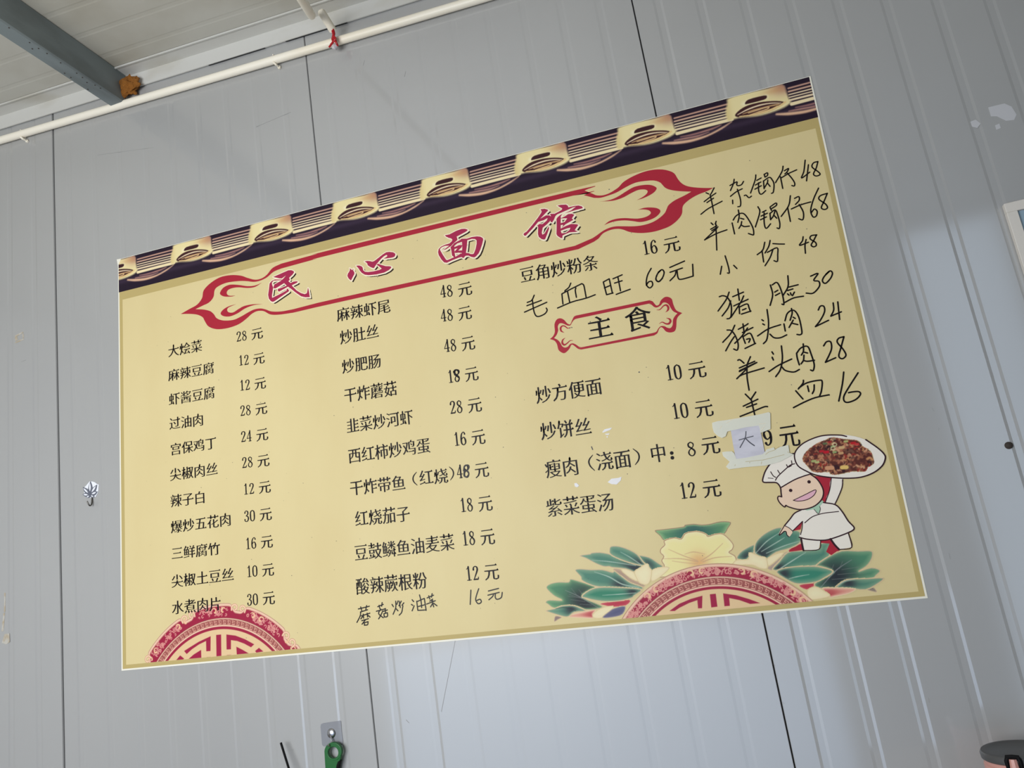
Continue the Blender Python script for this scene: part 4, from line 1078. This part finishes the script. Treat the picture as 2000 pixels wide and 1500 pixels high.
# middle flower
leaf(G_, [(683,162),(720,155),(840,140),(850,130),(900,124),(940,128),(985,125),(1050,110),(1107,115),(1090,150),(1075,175),(1040,200),(960,210),(880,215),(780,222),(735,217),(712,190)], BX, (900,190), .05, [], base=(96,150,104), edge=(150,186,130), rim=(150,110,96), dk=(52,96,92))
ln = (206,166,128)
leaf(G_, [(735,217),(790,200),(830,207),(850,178),(890,166),(930,166),(970,180),(980,192),(1020,180),(1060,178),(1095,205),(1122,240),(1115,268),(1098,282),(1128,300),(1138,322),(1128,345),(1050,360),(960,365),(800,410),(690,420),(735,365),(720,330),(732,305),(714,285),(716,262),(738,240)], BX+1, (930,338), .022,
     [([(760,265),(840,300),(920,328)], [.001,.002,.002], ln), ([(730,318),(830,318),(925,335)], [.001,.002,.002], ln), ([(1062,232),(1000,290),(940,330)], [.001,.002,.002], ln), ([(1112,305),(1020,312),(950,335)], [.001,.002,.002], ln), ([(850,292),(900,280),(962,292)], [.001,.002,.001], ln), ([(780,330),(850,340),(920,345)], [.001,.0015,.001], ln)],
     base=(238,226,160), edge=(240,228,176), rim=(150,96,80), dk=(226,176,120), name='blossom', rimw=0.0012)
# right hand leaves
leaf(V_, [(1690,870),(1780,850),(1830,915),(1740,900)], BX, base=(128,114,108), edge=(150,136,120))
leaf(V_, [(880,830),(1080,795),(1050,850),(970,885)], BX, **redp)
leaf(V_, [(760,390),(900,320),(930,380),(770,440)], BX, **redp)
leaf(V_, [(1140,280),(1260,265),(1390,385),(1270,470),(1200,430)], BX, **redp)
leaf(V_, [(120,505),(160,430),(250,370),(345,335),(330,420),(270,490),(220,525)], BX+1, (260,500), .016)
leaf(V_, [(335,430),(345,320),(420,230),(530,160),(640,125),(760,150),(890,180),(900,300),(770,380),(600,430),(480,510),(400,480)], BX+2, (400,460), .030, [([(640,190),(480,300),(350,440)],), ([(700,250),(620,300),(420,420)],), ([(890,290),(700,350),(480,440)],)])
leaf(V_, [(490,620),(560,560),(690,440),(750,425),(620,560),(560,650)], BX+1, base=(158,134,124), edge=(190,166,146), name='stem')
leaf(V_, [(480,520),(600,450),(690,440),(560,560),(500,590)], BX+2, **cream_)
leaf(V_, [(555,640),(640,540),(740,430),(900,410),(1120,390),(1135,325),(1265,310),(1230,390),(1250,470),(1100,585),(900,610),(700,650)], BX+3, (620,620), .016, [([(960,430),(800,530),(600,660)], [.001,.0024,.002]), ([(1080,590),(850,610),(720,650)],)])
leaf(V_, [(1090,585),(1240,480),(1400,410),(1600,412),(1740,408),(1778,440),(1760,520),(1700,600),(1610,660),(1760,615),(1870,650),(1820,710),(1760,750),(1500,770),(1400,810),(1340,870),(1130,870),(1070,840),(1090,790),(1290,670),(1150,605)], BX+3, (1330,730), .040,
     [([(1520,520),(1330,650),(1140,860)], vd, (156,156,158)), ([(1410,540),(1370,630)], vd, gv), ([(1300,580),(1280,640)], vd, gv), ([(1600,610),(1400,640)], vd, gv), ([(1580,680),(1350,700)], vd, gv), ([(1500,740),(1280,760)], vd, gv)], base=(84,140,108), edge=(128,166,128), dk=(44,46,54))
leaf(V_, [(1320,870),(1400,790),(1500,755),(1700,748),(1905,742),(1850,805),(1690,885),(1500,870)], BX+4, (1480,800), .016, [([(1340,860),(1420,790),(1560,760)], vd, (180,196,180))])
leaf(V_, [(600,670),(750,612),(1000,597),(1150,610),(1295,662),(1180,745),(1080,792),(900,815),(780,790)], BX+5, (700,690), .014, [([(1000,700),(860,725),(760,750)],)], base=(60,132,108))
leaf(V_, [(1160,870),(1300,860),(1560,872),(1500,925),(1330,965),(1230,975)], BX+5, dark=(1260,940), dr=.018, **pink_)
leaf(V_, [(980,895),(1080,850),(1180,900),(1255,960),(1100,1000),(1010,990)], BX+6, **cream_)
leaf(V_, [(270,435),(330,450),(400,480),(475,500),(490,620),(400,620),(300,580),(90,580),(120,525),(260,515)], BX+4, **cream_)
o = medallion('medallion', NC, [(165,535),(905,92),(1748,385)],
   dict(out=(905,92), key1=(960,205), key0=(960,270), red1=(960,282), red0=(960,305)),
   [[(898,350),(948,345),(962,455),(910,462)], [(555,492),(640,430),(735,390),(835,362),(832,468),(798,470),(792,400),(720,425),(640,465),(600,492)],
    [(1010,342),(1120,358),(1230,390),(1325,425),(1240,432),(1150,400),(1062,382),(1068,448),(1022,452)]], [], BX+7)
tag(o, 'crimson round medallion with a smooth edge rising from the leaves')

# ---------------------------------------------------------------- chef drawing
CL = 10
def FU(pts): return UV(FC, pts)
chef = None
def cpoly(name, pts, m, layer, sm=3, parent=None):
    F = Flat(); F.poly(cr(FU(pts), sm, True) if sm else FU(pts)); return F.build(name, m, layer, parent)
for pl in ([(860,590),(1015,600),(1010,680),(960,825),(930,800),(945,720),(900,620)], [(640,1262),(660,1232),(755,1192),(775,1245),(700,1255)],
           [(915,1158),(1010,1150),(1090,1240),(1015,1292),(970,1262),(1000,1190),(920,1182)], [(660,1080),(758,992),(742,1064)]):
    cpoly('red_cape', pl, PM['red'], CL, 0)
body = cpoly('chef_drawing', [(750,890),(860,870),(940,825),(1050,845),(1110,905),(1165,990),(1218,1052),(1165,1095),(1010,1148),(920,1160),(800,1150),(730,1133),(755,1060),(762,995),(715,1035),(670,1075),(600,1030),(650,970),(690,920)], PM['white'], CL+2, 2)
tag(body, 'printed drawing of a smiling chef in white')
cpoly('arm', [(1015,598),(1117,615),(1110,690),(1075,780),(1045,845),(960,825),(1000,715)], PM['white'], CL+1, 2, body)
cpoly('leg', [(748,1145),(920,1155),(905,1240),(768,1252)], PM['white'], CL+1, 0, body)
cpoly('leg', [(1005,1145),(1165,1090),(1195,1222),(1085,1242)], PM['white'], CL+1, 0, body)
cpoly('hand', [(600,1030),(670,1075),(660,1110),(640,1130),(622,1112),(615,1085),(598,1080),(575,1100),(552,1112),(556,1088)], PM['skin'], CL+3, 2, body)
head = cpoly('head', [(565,690),(680,625),(820,575),(890,620),(935,690),(945,750),(920,810),(850,865),(740,888),(640,865),(612,850),(600,865),(560,830),(540,792),(548,770),(575,775)], PM['skin'], CL+3, 2, body)
cpoly('hat', [(410,642),(415,590),(440,530),(490,465),(560,420),(620,402),(690,390),(712,420),(740,520),(830,572),(760,592),(680,628),(567,695),(545,660),(470,647)], PM['white'], CL+4, 2, body)
cpoly('scarf', [(778,888),(860,862),(938,806),(945,822),(915,858),(918,885),(900,925),(862,885),(800,896)], PM['scarf'], CL+4, 0, body)
cpoly('mouth', [(678,806),(780,757),(876,712),(862,760),(800,800),(725,813)], PM['mouth'], CL+4, 2, head)
F = Flat(); F.disc(uv(*FC([(655,718)])[0]), .0036); F.disc(uv(*FC([(818,642)])[0]), .0036); F.build('eyes', PM['line'], CL+5, head)
F = Flat()
LW = .0026
def L_(pts, w=LW): F.ribbon(FU(pts), w, n=4)
L_([(690,390),(620,403),(560,420),(490,465),(440,530),(415,590),(410,642),(470,647),(520,648),(545,662),(565,695),(570,740),(575,775)], [.003]*13)
L_([(565,695),(680,628),(760,595),(830,573)]); L_([(520,628),(545,590),(620,520),(655,492),(690,482)], .0022); L_([(478,553),(500,588),(522,602)], .002); L_([(540,540),(558,568)], .002); L_([(618,490),(632,512),(662,498)], .002); L_([(662,455),(668,490)], .002); L_([(455,608),(500,612)], .0014)
L_([(575,775),(548,770),(540,792),(560,830),(600,865),(612,850),(640,865),(740,888),(850,865),(920,810),(945,750),(935,690),(890,620),(830,575)])
L_([(750,890),(690,920),(650,970),(600,1030)]); L_([(600,1030),(552,1112),(575,1100),(598,1080),(615,1085),(622,1112),(640,1130)], .0018); L_([(600,1030),(640,1050),(672,1078)], .0016); L_([(672,1078),(715,1035),(760,992)], .0018)
L_([(760,992),(755,1060),(742,1110)], .0018); L_([(780,1005),(850,950),(950,920),(1080,905)], .0018); L_([(945,825),(1050,845),(1110,905),(1165,990),(1218,1052),(1165,1092),(1010,1148),(920,1160),(800,1150),(730,1133)])
L_([(1115,622),(1110,690),(1075,780),(1045,842)], .002); L_([(1015,610),(1000,715),(962,822)], .0018)
L_([(748,1148),(755,1190),(768,1250)], .0038); L_([(768,1250),(905,1240),(920,1160)], .0016); L_([(1008,1148),(1045,1200),(1085,1242)], .004); L_([(1085,1242),(1195,1222),(1165,1095)], .0020)
L_([(678,806),(780,757),(876,712),(862,760),(800,800),(725,813),(678,806)], .0016); L_([(862,885),(900,925),(918,885),(912,860)], .0012)
F.build('outline', PM['line'], CL+6, body)
# plate with a dish
PE = [(690,430),(700,370),(760,305),(860,255),(960,230),(1090,222),(1230,240),(1340,280),(1430,345),(1485,400),(1492,440),(1465,500),(1390,560),(1280,600),(1150,610),(1000,602),(880,582),(790,545),(720,500)]
plate = cpoly('plate_picture', PE, PM['white'], CL+7, 3); tag(plate, 'printed plate of stir-fried meat')
F = Flat()
F.ribbon(FU([(1150,240),(1090,228),(960,230),(860,255),(760,305),(700,370),(690,430),(720,500),(790,545),(880,582),(1000,602),(1150,610),(1280,600),(1390,560),(1465,500),(1492,440),(1485,400),(1430,345),(1320,268)]), .0028)
F.build('rim_line', PM['line'], CL+8, plate)
HP = cr(FU([(780,400),(830,345),(900,300),(960,275),(1020,252),(1100,262),(1250,280),(1290,330),(1360,372),(1390,470),(1335,512),(1310,548),(1200,548),(1080,575),(1010,570),(1000,552),(900,555),(840,540),(790,480),(765,450)]), 3, True)
A = np.array(HP); cv = Canvas(A[:,0].min()-.003, A[:,0].max()+.003, A[:,1].min()-.003, A[:,1].max()+.003, .0011)
w, D = cv.poly(HP, (92,46,40), 0.002)
cols = [(150,90,66),(186,128,96),(120,62,50),(206,154,116),(84,40,38),(150,52,44),(112,74,60),(170,104,78),(60,32,36),(196,140,92)]
for i in range(330):
    u = rng.uniform(A[:,0].min(), A[:,0].max()); v = rng.uniform(A[:,1].min(), A[:,1].max())
    q = rng.uniform(0, 3.1); s = rng.uniform(.002, .0065)
    c_ = cols[rng.integers(len(cols))]
    cv.stroke([(u, v), (u+s*math.cos(q), v+s*math.sin(q)), (u+s*1.6*math.cos(q+.6), v+s*1.6*math.sin(q+.6))], float(rng.uniform(.0018, .0052)), c_, 0.0016, 0.85, n=3)
for (x, y_, r1, c_) in ((970,380,14,(190,30,44)),(930,372,12,(178,34,44)),(1210,300,13,(186,34,40)),(1240,310,11,(196,60,60)),(1000,290,8,(168,40,44)),(860,460,13,(164,170,110)),(890,470,11,(182,184,120)),(1045,380,10,(150,170,110)),(1030,330,11,(120,140,84)),(1145,285,11,(176,176,110)),(1105,340,15,(206,170,120)),(1100,390,13,(200,156,110)),(1130,515,20,(226,190,110)),(1000,520,22,(206,150,112)),(960,305,10,(96,110,74)),(1040,265,9,(140,120,90))):
    cv.stroke([uv(*FC([(x-r1, y_)])[0]), uv(*FC([(x+r1, y_-3)])[0])], r1*.00042, c_, 0.0016)
for (x, y_) in ((1045,312),(1030,345)):
    p = [uv(*FC([(x+18*math.cos(t), y_+14*math.sin(t))])[0]) for t in np.linspace(0, 6.28, 9)]
    cv.stroke(p, .0016, (208,206,160), n=3)
m = cv.sdf(HP, (slice(0, cv.nv), slice(0, cv.nu)))
cv.A = np.where(m > -0.0006, cv.A, 0)
cv.build('food_picture', CL+8, plate)

# ---------------------------------------------------------------- taped paper note on the poster
def on_poster(pts, c): return [p for p in UV(c, pts)]
note = empty('paper_note', (PBL[0], PY, PBL[2]), tuple(poster.rotation_euler)); tag(note, 'small grey paper note with one pencilled character taped onto the poster', 'note')
NY = (CL+10)*LAY
mb = MB(); mb.prism(on_poster([(430,548),(930,445),(985,700),(1040,985),(780,1038),(525,1092),(470,800)], cE), -NY, -NY-0.0006); mb.build('paper', PM['note'], note)
F = Flat()
for pts, w in (([(578,725),(700,690),(828,657)], .0020), ([(700,575),(685,690),(595,858)], .0022), ([(690,695),(770,770),(848,825)], .0026)): F.ribbon(UV(cE, pts), w)
o = F.build('pencil_character', PM['pencil'], 0, note)
o.location.y = -NY-0.0008
tapem = mat('clear_tape', (238, 238, 222), 0.3, alpha=0.75, spec=0.4)
tapes = [('upper', [(100,420),(200,390),(330,375),(600,330),(900,280),(1100,232),(1130,250),(1135,530),(1060,562),(955,600),(945,520),(925,470),(700,500),(440,560),(370,575),(340,660),(275,690),(200,655),(130,590),(105,500)]),
         ('lower', [(275,940),(360,928),(450,925),(490,960),(530,1060),(700,1040),(1000,975),(1040,930),(1060,892),(1190,855),(1215,892),(1300,850),(1450,812),(1470,955),(1545,980),(1300,1110),(1050,1178),(700,1205),(400,1245),(345,1200),(410,1110),(340,1050),(295,1010)])]
for nm, pl in tapes:
    mb = MB(); mb.prism(on_poster(pl, cE), -NY-0.0009, -NY-0.0011)
    o = mb.build('tape_strip', tapem)
    o.location = (PBL[0], PY, PBL[2]); o.rotation_euler = poster.rotation_euler
    tag(o, 'glossy clear tape strip along the %s edge of the paper note' % nm, 'tape', 'tape strips on the note')
    # thin raised folds in the tape, cream on the upper strip, khaki on the lower
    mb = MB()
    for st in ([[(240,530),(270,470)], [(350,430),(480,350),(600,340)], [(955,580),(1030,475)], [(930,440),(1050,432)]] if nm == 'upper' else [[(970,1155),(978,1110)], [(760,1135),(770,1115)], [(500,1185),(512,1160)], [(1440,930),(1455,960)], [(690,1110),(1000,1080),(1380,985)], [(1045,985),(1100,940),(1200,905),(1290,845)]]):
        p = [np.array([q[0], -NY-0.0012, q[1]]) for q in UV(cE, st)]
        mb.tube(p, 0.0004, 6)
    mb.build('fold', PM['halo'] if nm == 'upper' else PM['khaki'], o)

bpy.data.objects.remove(_fo); bpy.data.curves.remove(_fc)

# ------------------------------------------------------------------ leaf-shaped hook
h4 = crop(120, 900, 12.5)
def HX(c, pts, y=0.0): return [hit(*p)[[0, 2]] for p in c(pts)]
hk0 = hit(178, 960)
hook = empty('leaf_hook', (hk0[0], 0, hk0[2])); tag(hook, 'small silver adhesive wall hook shaped like a palmate leaf beside the poster', 'hook')
def rel(pts, o): return [(p[0]-o[0], p[1]-o[2]) for p in pts]
mb = MB(); mb.prism(rel(HX(h4, [(700,505),(770,505),(830,525),(880,565),(922,580),(915,650),(910,720),(895,790),(840,885),(760,905),(700,908),(620,892),(560,840),(570,740),(560,660),(620,600)]), hk0), 0.0, -0.002)
mb.build('backing_disc', M['silver'], hook, bevel=0.0004)
ctr = (725, 835)
for li, tip in enumerate(((727,492),(893,578),(905,752),(828,888),(542,640),(538,825),(640,905))):
    ly = li*0.00022
    d = np.array(tip, float)-ctr; L = np.linalg.norm(d); d /= L; n = np.array([-d[1], d[0]]); wd = 54 if L > 150 else 40
    lens = [np.array(ctr)+d*L*t+n*wd*sg*math.sin(math.pi*min(1, t*0.9+0.12)) for sg in (1, -1) for t in (np.linspace(0.02, 0.98, 7) if sg == 1 else np.linspace(0.98, 0.02, 7))]
    mb = MB(); mb.prism(rel(HX(h4, [tuple(p) for p in lens]), hk0), -0.0018, -0.0030-ly); lf = mb.build('leaflet', M['leafdark'], hook)
    lens = [np.array(ctr)+d*L*t+n*wd*0.36*sg*math.sin(math.pi*(t-0.25)/0.6) for sg in (1, -1) for t in (np.linspace(0.27, 0.84, 6) if sg == 1 else np.linspace(0.84, 0.27, 6))]
    mb = MB(); mb.prism(rel(HX(h4, [tuple(p) for p in lens]), hk0), -0.0029-ly, -0.0048); mb.build('midrib', M['silver'], lf)
jp = [(745,880,-.002),(747,960,-.003),(745,1030,-.005),(720,1085,-.009),(690,1092,-.013),(660,1055,-.016),(625,985,-.018)]
mb = MB(); mb.tube(cr([np.array(hit(*h4([(a, b)])[0], y_))-np.array([hk0[0], 0, hk0[2]]) for a, b, y_ in jp], 5), 0.0019, 10)
mb.build('wire_hook', M['steel'], hook, True)

# ------------------------------------------------------------------ clear hook with a green-handled tool
h5 = crop(520, 1390, 11.111)
k0 = hit(648, 1430)
ck = empty('clear_hook', (k0[0], 0, k0[2])); tag(ck, 'clear square adhesive hook with chrome pin below the poster', 'hook')
pl = [(1182,330),(1190,270),(1235,248),(1400,222),(1600,196),(1622,200),(1640,420),(1668,640),(1660,700),(1625,748),(1440,745),(1250,752),(1215,715),(1200,540)]
mb = MB(); mb.prism(rel(HX(h5, pl), k0), 0.0, -0.0012); mb.build('plate', M['clear'], ck)
cc_ = hit(*h5([(1418, 468)])[0])-np.array([k0[0], 0, k0[2]])
mb = MB(); mb.lathe([(0.0, 0.0062), (0.006, 0.0056), (0.0105, 0.0035), (0.012, 0.0012)], (cc_[0], 0, cc_[2]), 28, 'y'); mb.build('pin_disc', M['chrome'], ck, True)
mb = MB(); mb.tube(cr([np.array(hit(*h5([(a, b)])[0], y_))-np.array([k0[0], 0, k0[2]]) for a, b, y_ in ((1400,520,-.005),(1412,580,-.008),(1420,660,-.011),(1410,730,-.016),(1375,750,-.022),(1345,720,-.026))], 5), 0.0019, 10); mb.build('wire_hook', M['chrome'], ck, True)
tool = empty('green_tool', (k0[0], 0, k0[2]-0.06)); tag(tool, 'green plastic tool handle with a round hanging hole on the clear hook', 'tool')
k1_ = np.array([k0[0], 0, k0[2]-0.06])
ctr = np.array([1455, 865.])
ring_o = []; ring_i = []
for a in np.linspace(0, 2*math.pi, 33)[:-1]:
    ring_o.append(ctr + np.array([188*math.cos(a), 200*math.sin(a)])); ring_i.append(ctr + np.array([2+112*math.cos(a), 22+128*math.sin(a)]))
def hloc(p, y):
    q = np.array(hit(*h5([tuple(p)])[0], -0.018)) - k1_
    return np.array([q[0], y, q[2]])
v = []; f = []
n = 32
for y_ in (-0.010, -0.020):
    for p in ring_o: v.append(hloc(p, y_))
    for p in ring_i: v.append(hloc(p, y_))
for k in range(n):
    k2 = (k+1) % n
    f += [(k, k2, n+k2, n+k), (2*n+k, 2*n+k2, 3*n+k2, 3*n+k), (k, k2, 2*n+k2, 2*n+k), (n+k, n+k2, 3*n+k2, 3*n+k)]
mb = MB(); mb.add(v, f)
hb = [(1268,870),(1300,950),(1380,1030),(1470,1058),(1560,1030),(1625,950),(1610,1030),(1580,1120),(1560,1260),(1545,1800),(1530,2500),(1480,2900),(1370,2900),(1310,2500),(1290,1800),(1290,1250),(1278,1060)]
P_ = [hloc(p, -0.010) for p in hb]
mb.prism([(p[0], p[2]) for p in P_], -0.010, -0.020)
mb.build('handle', M['green'], tool, bevel=0.0012)
gb = [(1612,1060),(1600,1075),(1575,1170),(1558,1300),(1545,1800),(1530,2500),(1500,2500),(1510,1800),(1525,1290),(1545,1150),(1575,1070)]
P_ = [hloc(p, -0.012) for p in gb]
mb = MB(); mb.prism([(p[0], p[2]) for p in P_], -0.009, -0.0225); mb.build('grip_edge', M['black'], tool)

# black rod leaning on the wall
A = hit(548.5, 1450.5, -0.024); B = hit(567, 1501, -0.026)
dr = (B-A)/np.linalg.norm(B-A)
mb = MB(); e = A + dr*(A[2]/-dr[2]); e[1] = -0.16; e[2] = 0.003
# straight rod from its tip to the floor
mb.tube([A, A+(e-A)*0.5, e], 0.0028, 10)
tag(mb.build('black_rod', M['black'], None, True), 'thin black rod leaning against the wall beside the green tool', 'rod')

# ------------------------------------------------------------------ framed blue sheet at the right
fr0 = hit(1956.5, 403)
fr = empty('framed_sheet', (fr0[0], 0, fr0[2])); tag(fr, 'white framed pale blue sheet hung on the wall beside the poster', 'frame')
FWd, FH, fb = 0.42, 0.34, 0.021
for (a, b, c, d) in ((0, FWd, -fb, 0), (0, FWd, -FH, -FH+fb), (0, fb, -FH+fb, -fb), (FWd-fb, FWd, -FH+fb, -fb)):
    mb = MB(); mb.box(a, b, -0.014, -0.001, c, d); mb.build('frame_bar', M['frame'], fr, bevel=0.001)
mb = MB(); mb.box(fb-0.001, FWd-fb+0.001, -0.006, -0.002, -FH+fb-0.001, -fb+0.001); mb.build('sheet', M['bluesheet'], fr)

# ------------------------------------------------------------------ pink canister on a counter at the lower right
cy = -0.13
cc0 = hit(1986, 1462, cy)
zc = cc0[2]
can = empty('pink_canister', (cc0[0], cy, zc-0.15)); tag(can, 'dusty pink canister with charcoal lid and black latch standing by the wall', 'canister')
mb = MB(); mb.lathe([(0.0, 0.0), (0.050, 0.0), (0.053, 0.004), (0.055, 0.10), (0.0555, 0.118), (0.058, 0.120), (0.058, 0.128), (0.0555, 0.130), (0.0555, 0.138), (0.0, 0.138)], (0, 0, 0), 48); mb.build('body', M['pink'], can, True)
mb = MB(); mb.lathe([(0.057, 0.136), (0.0595, 0.138), (0.0600, 0.146), (0.0575, 0.150), (0.050, 0.1505), (0.048, 0.1495), (0.0, 0.1495)], (0, 0, 0), 48); mb.build('lid', M['lid'], can, True)
ang = math.radians(248)
def polar(r, a, z): return (r*math.cos(a), r*math.sin(a), z)
mb = MB()
for da in (-0.17, 0.17):
    mb.tube([polar(0.0605, ang+da, 0.134), polar(0.0625, ang+da, 0.146), polar(0.060, ang+da*0.8, 0.1515)], 0.0035, 8)
mb.tube([polar(0.060, ang-0.17, 0.1515), polar(0.0615, ang, 0.153), polar(0.060, ang+0.17, 0.1515)], 0.0035, 8)
mb.build('latch', M['black'], can, True)
mb = MB(); mb.tube([polar(0.061, ang, 0.149), polar(0.0625, ang, 0.135), polar(0.0625, ang, 0.06), polar(0.058, ang, 0.03)], [0.006, 0.0072, 0.0072, 0.006], 8); mb.build('strap', M['pink'], can, True)
ct = empty('counter', (cc0[0]+0.1, -0.26, 0)); tag(ct, 'plain counter against the wall under the pink canister', 'counter')
mb = MB(); mb.box(-0.30, 1.5, -0.24, 0.255, zc-0.18, zc-0.15); mb.build('top', M['wood'], ct, bevel=0.002)
for x in (-0.27, 1.46):
    for y_ in (-0.21, 0.22):
        mb = MB(); mb.box(x-0.02, x+0.02, y_-0.02, y_+0.02, 0.0, zc-0.18); mb.build('leg', M['wood'], ct)
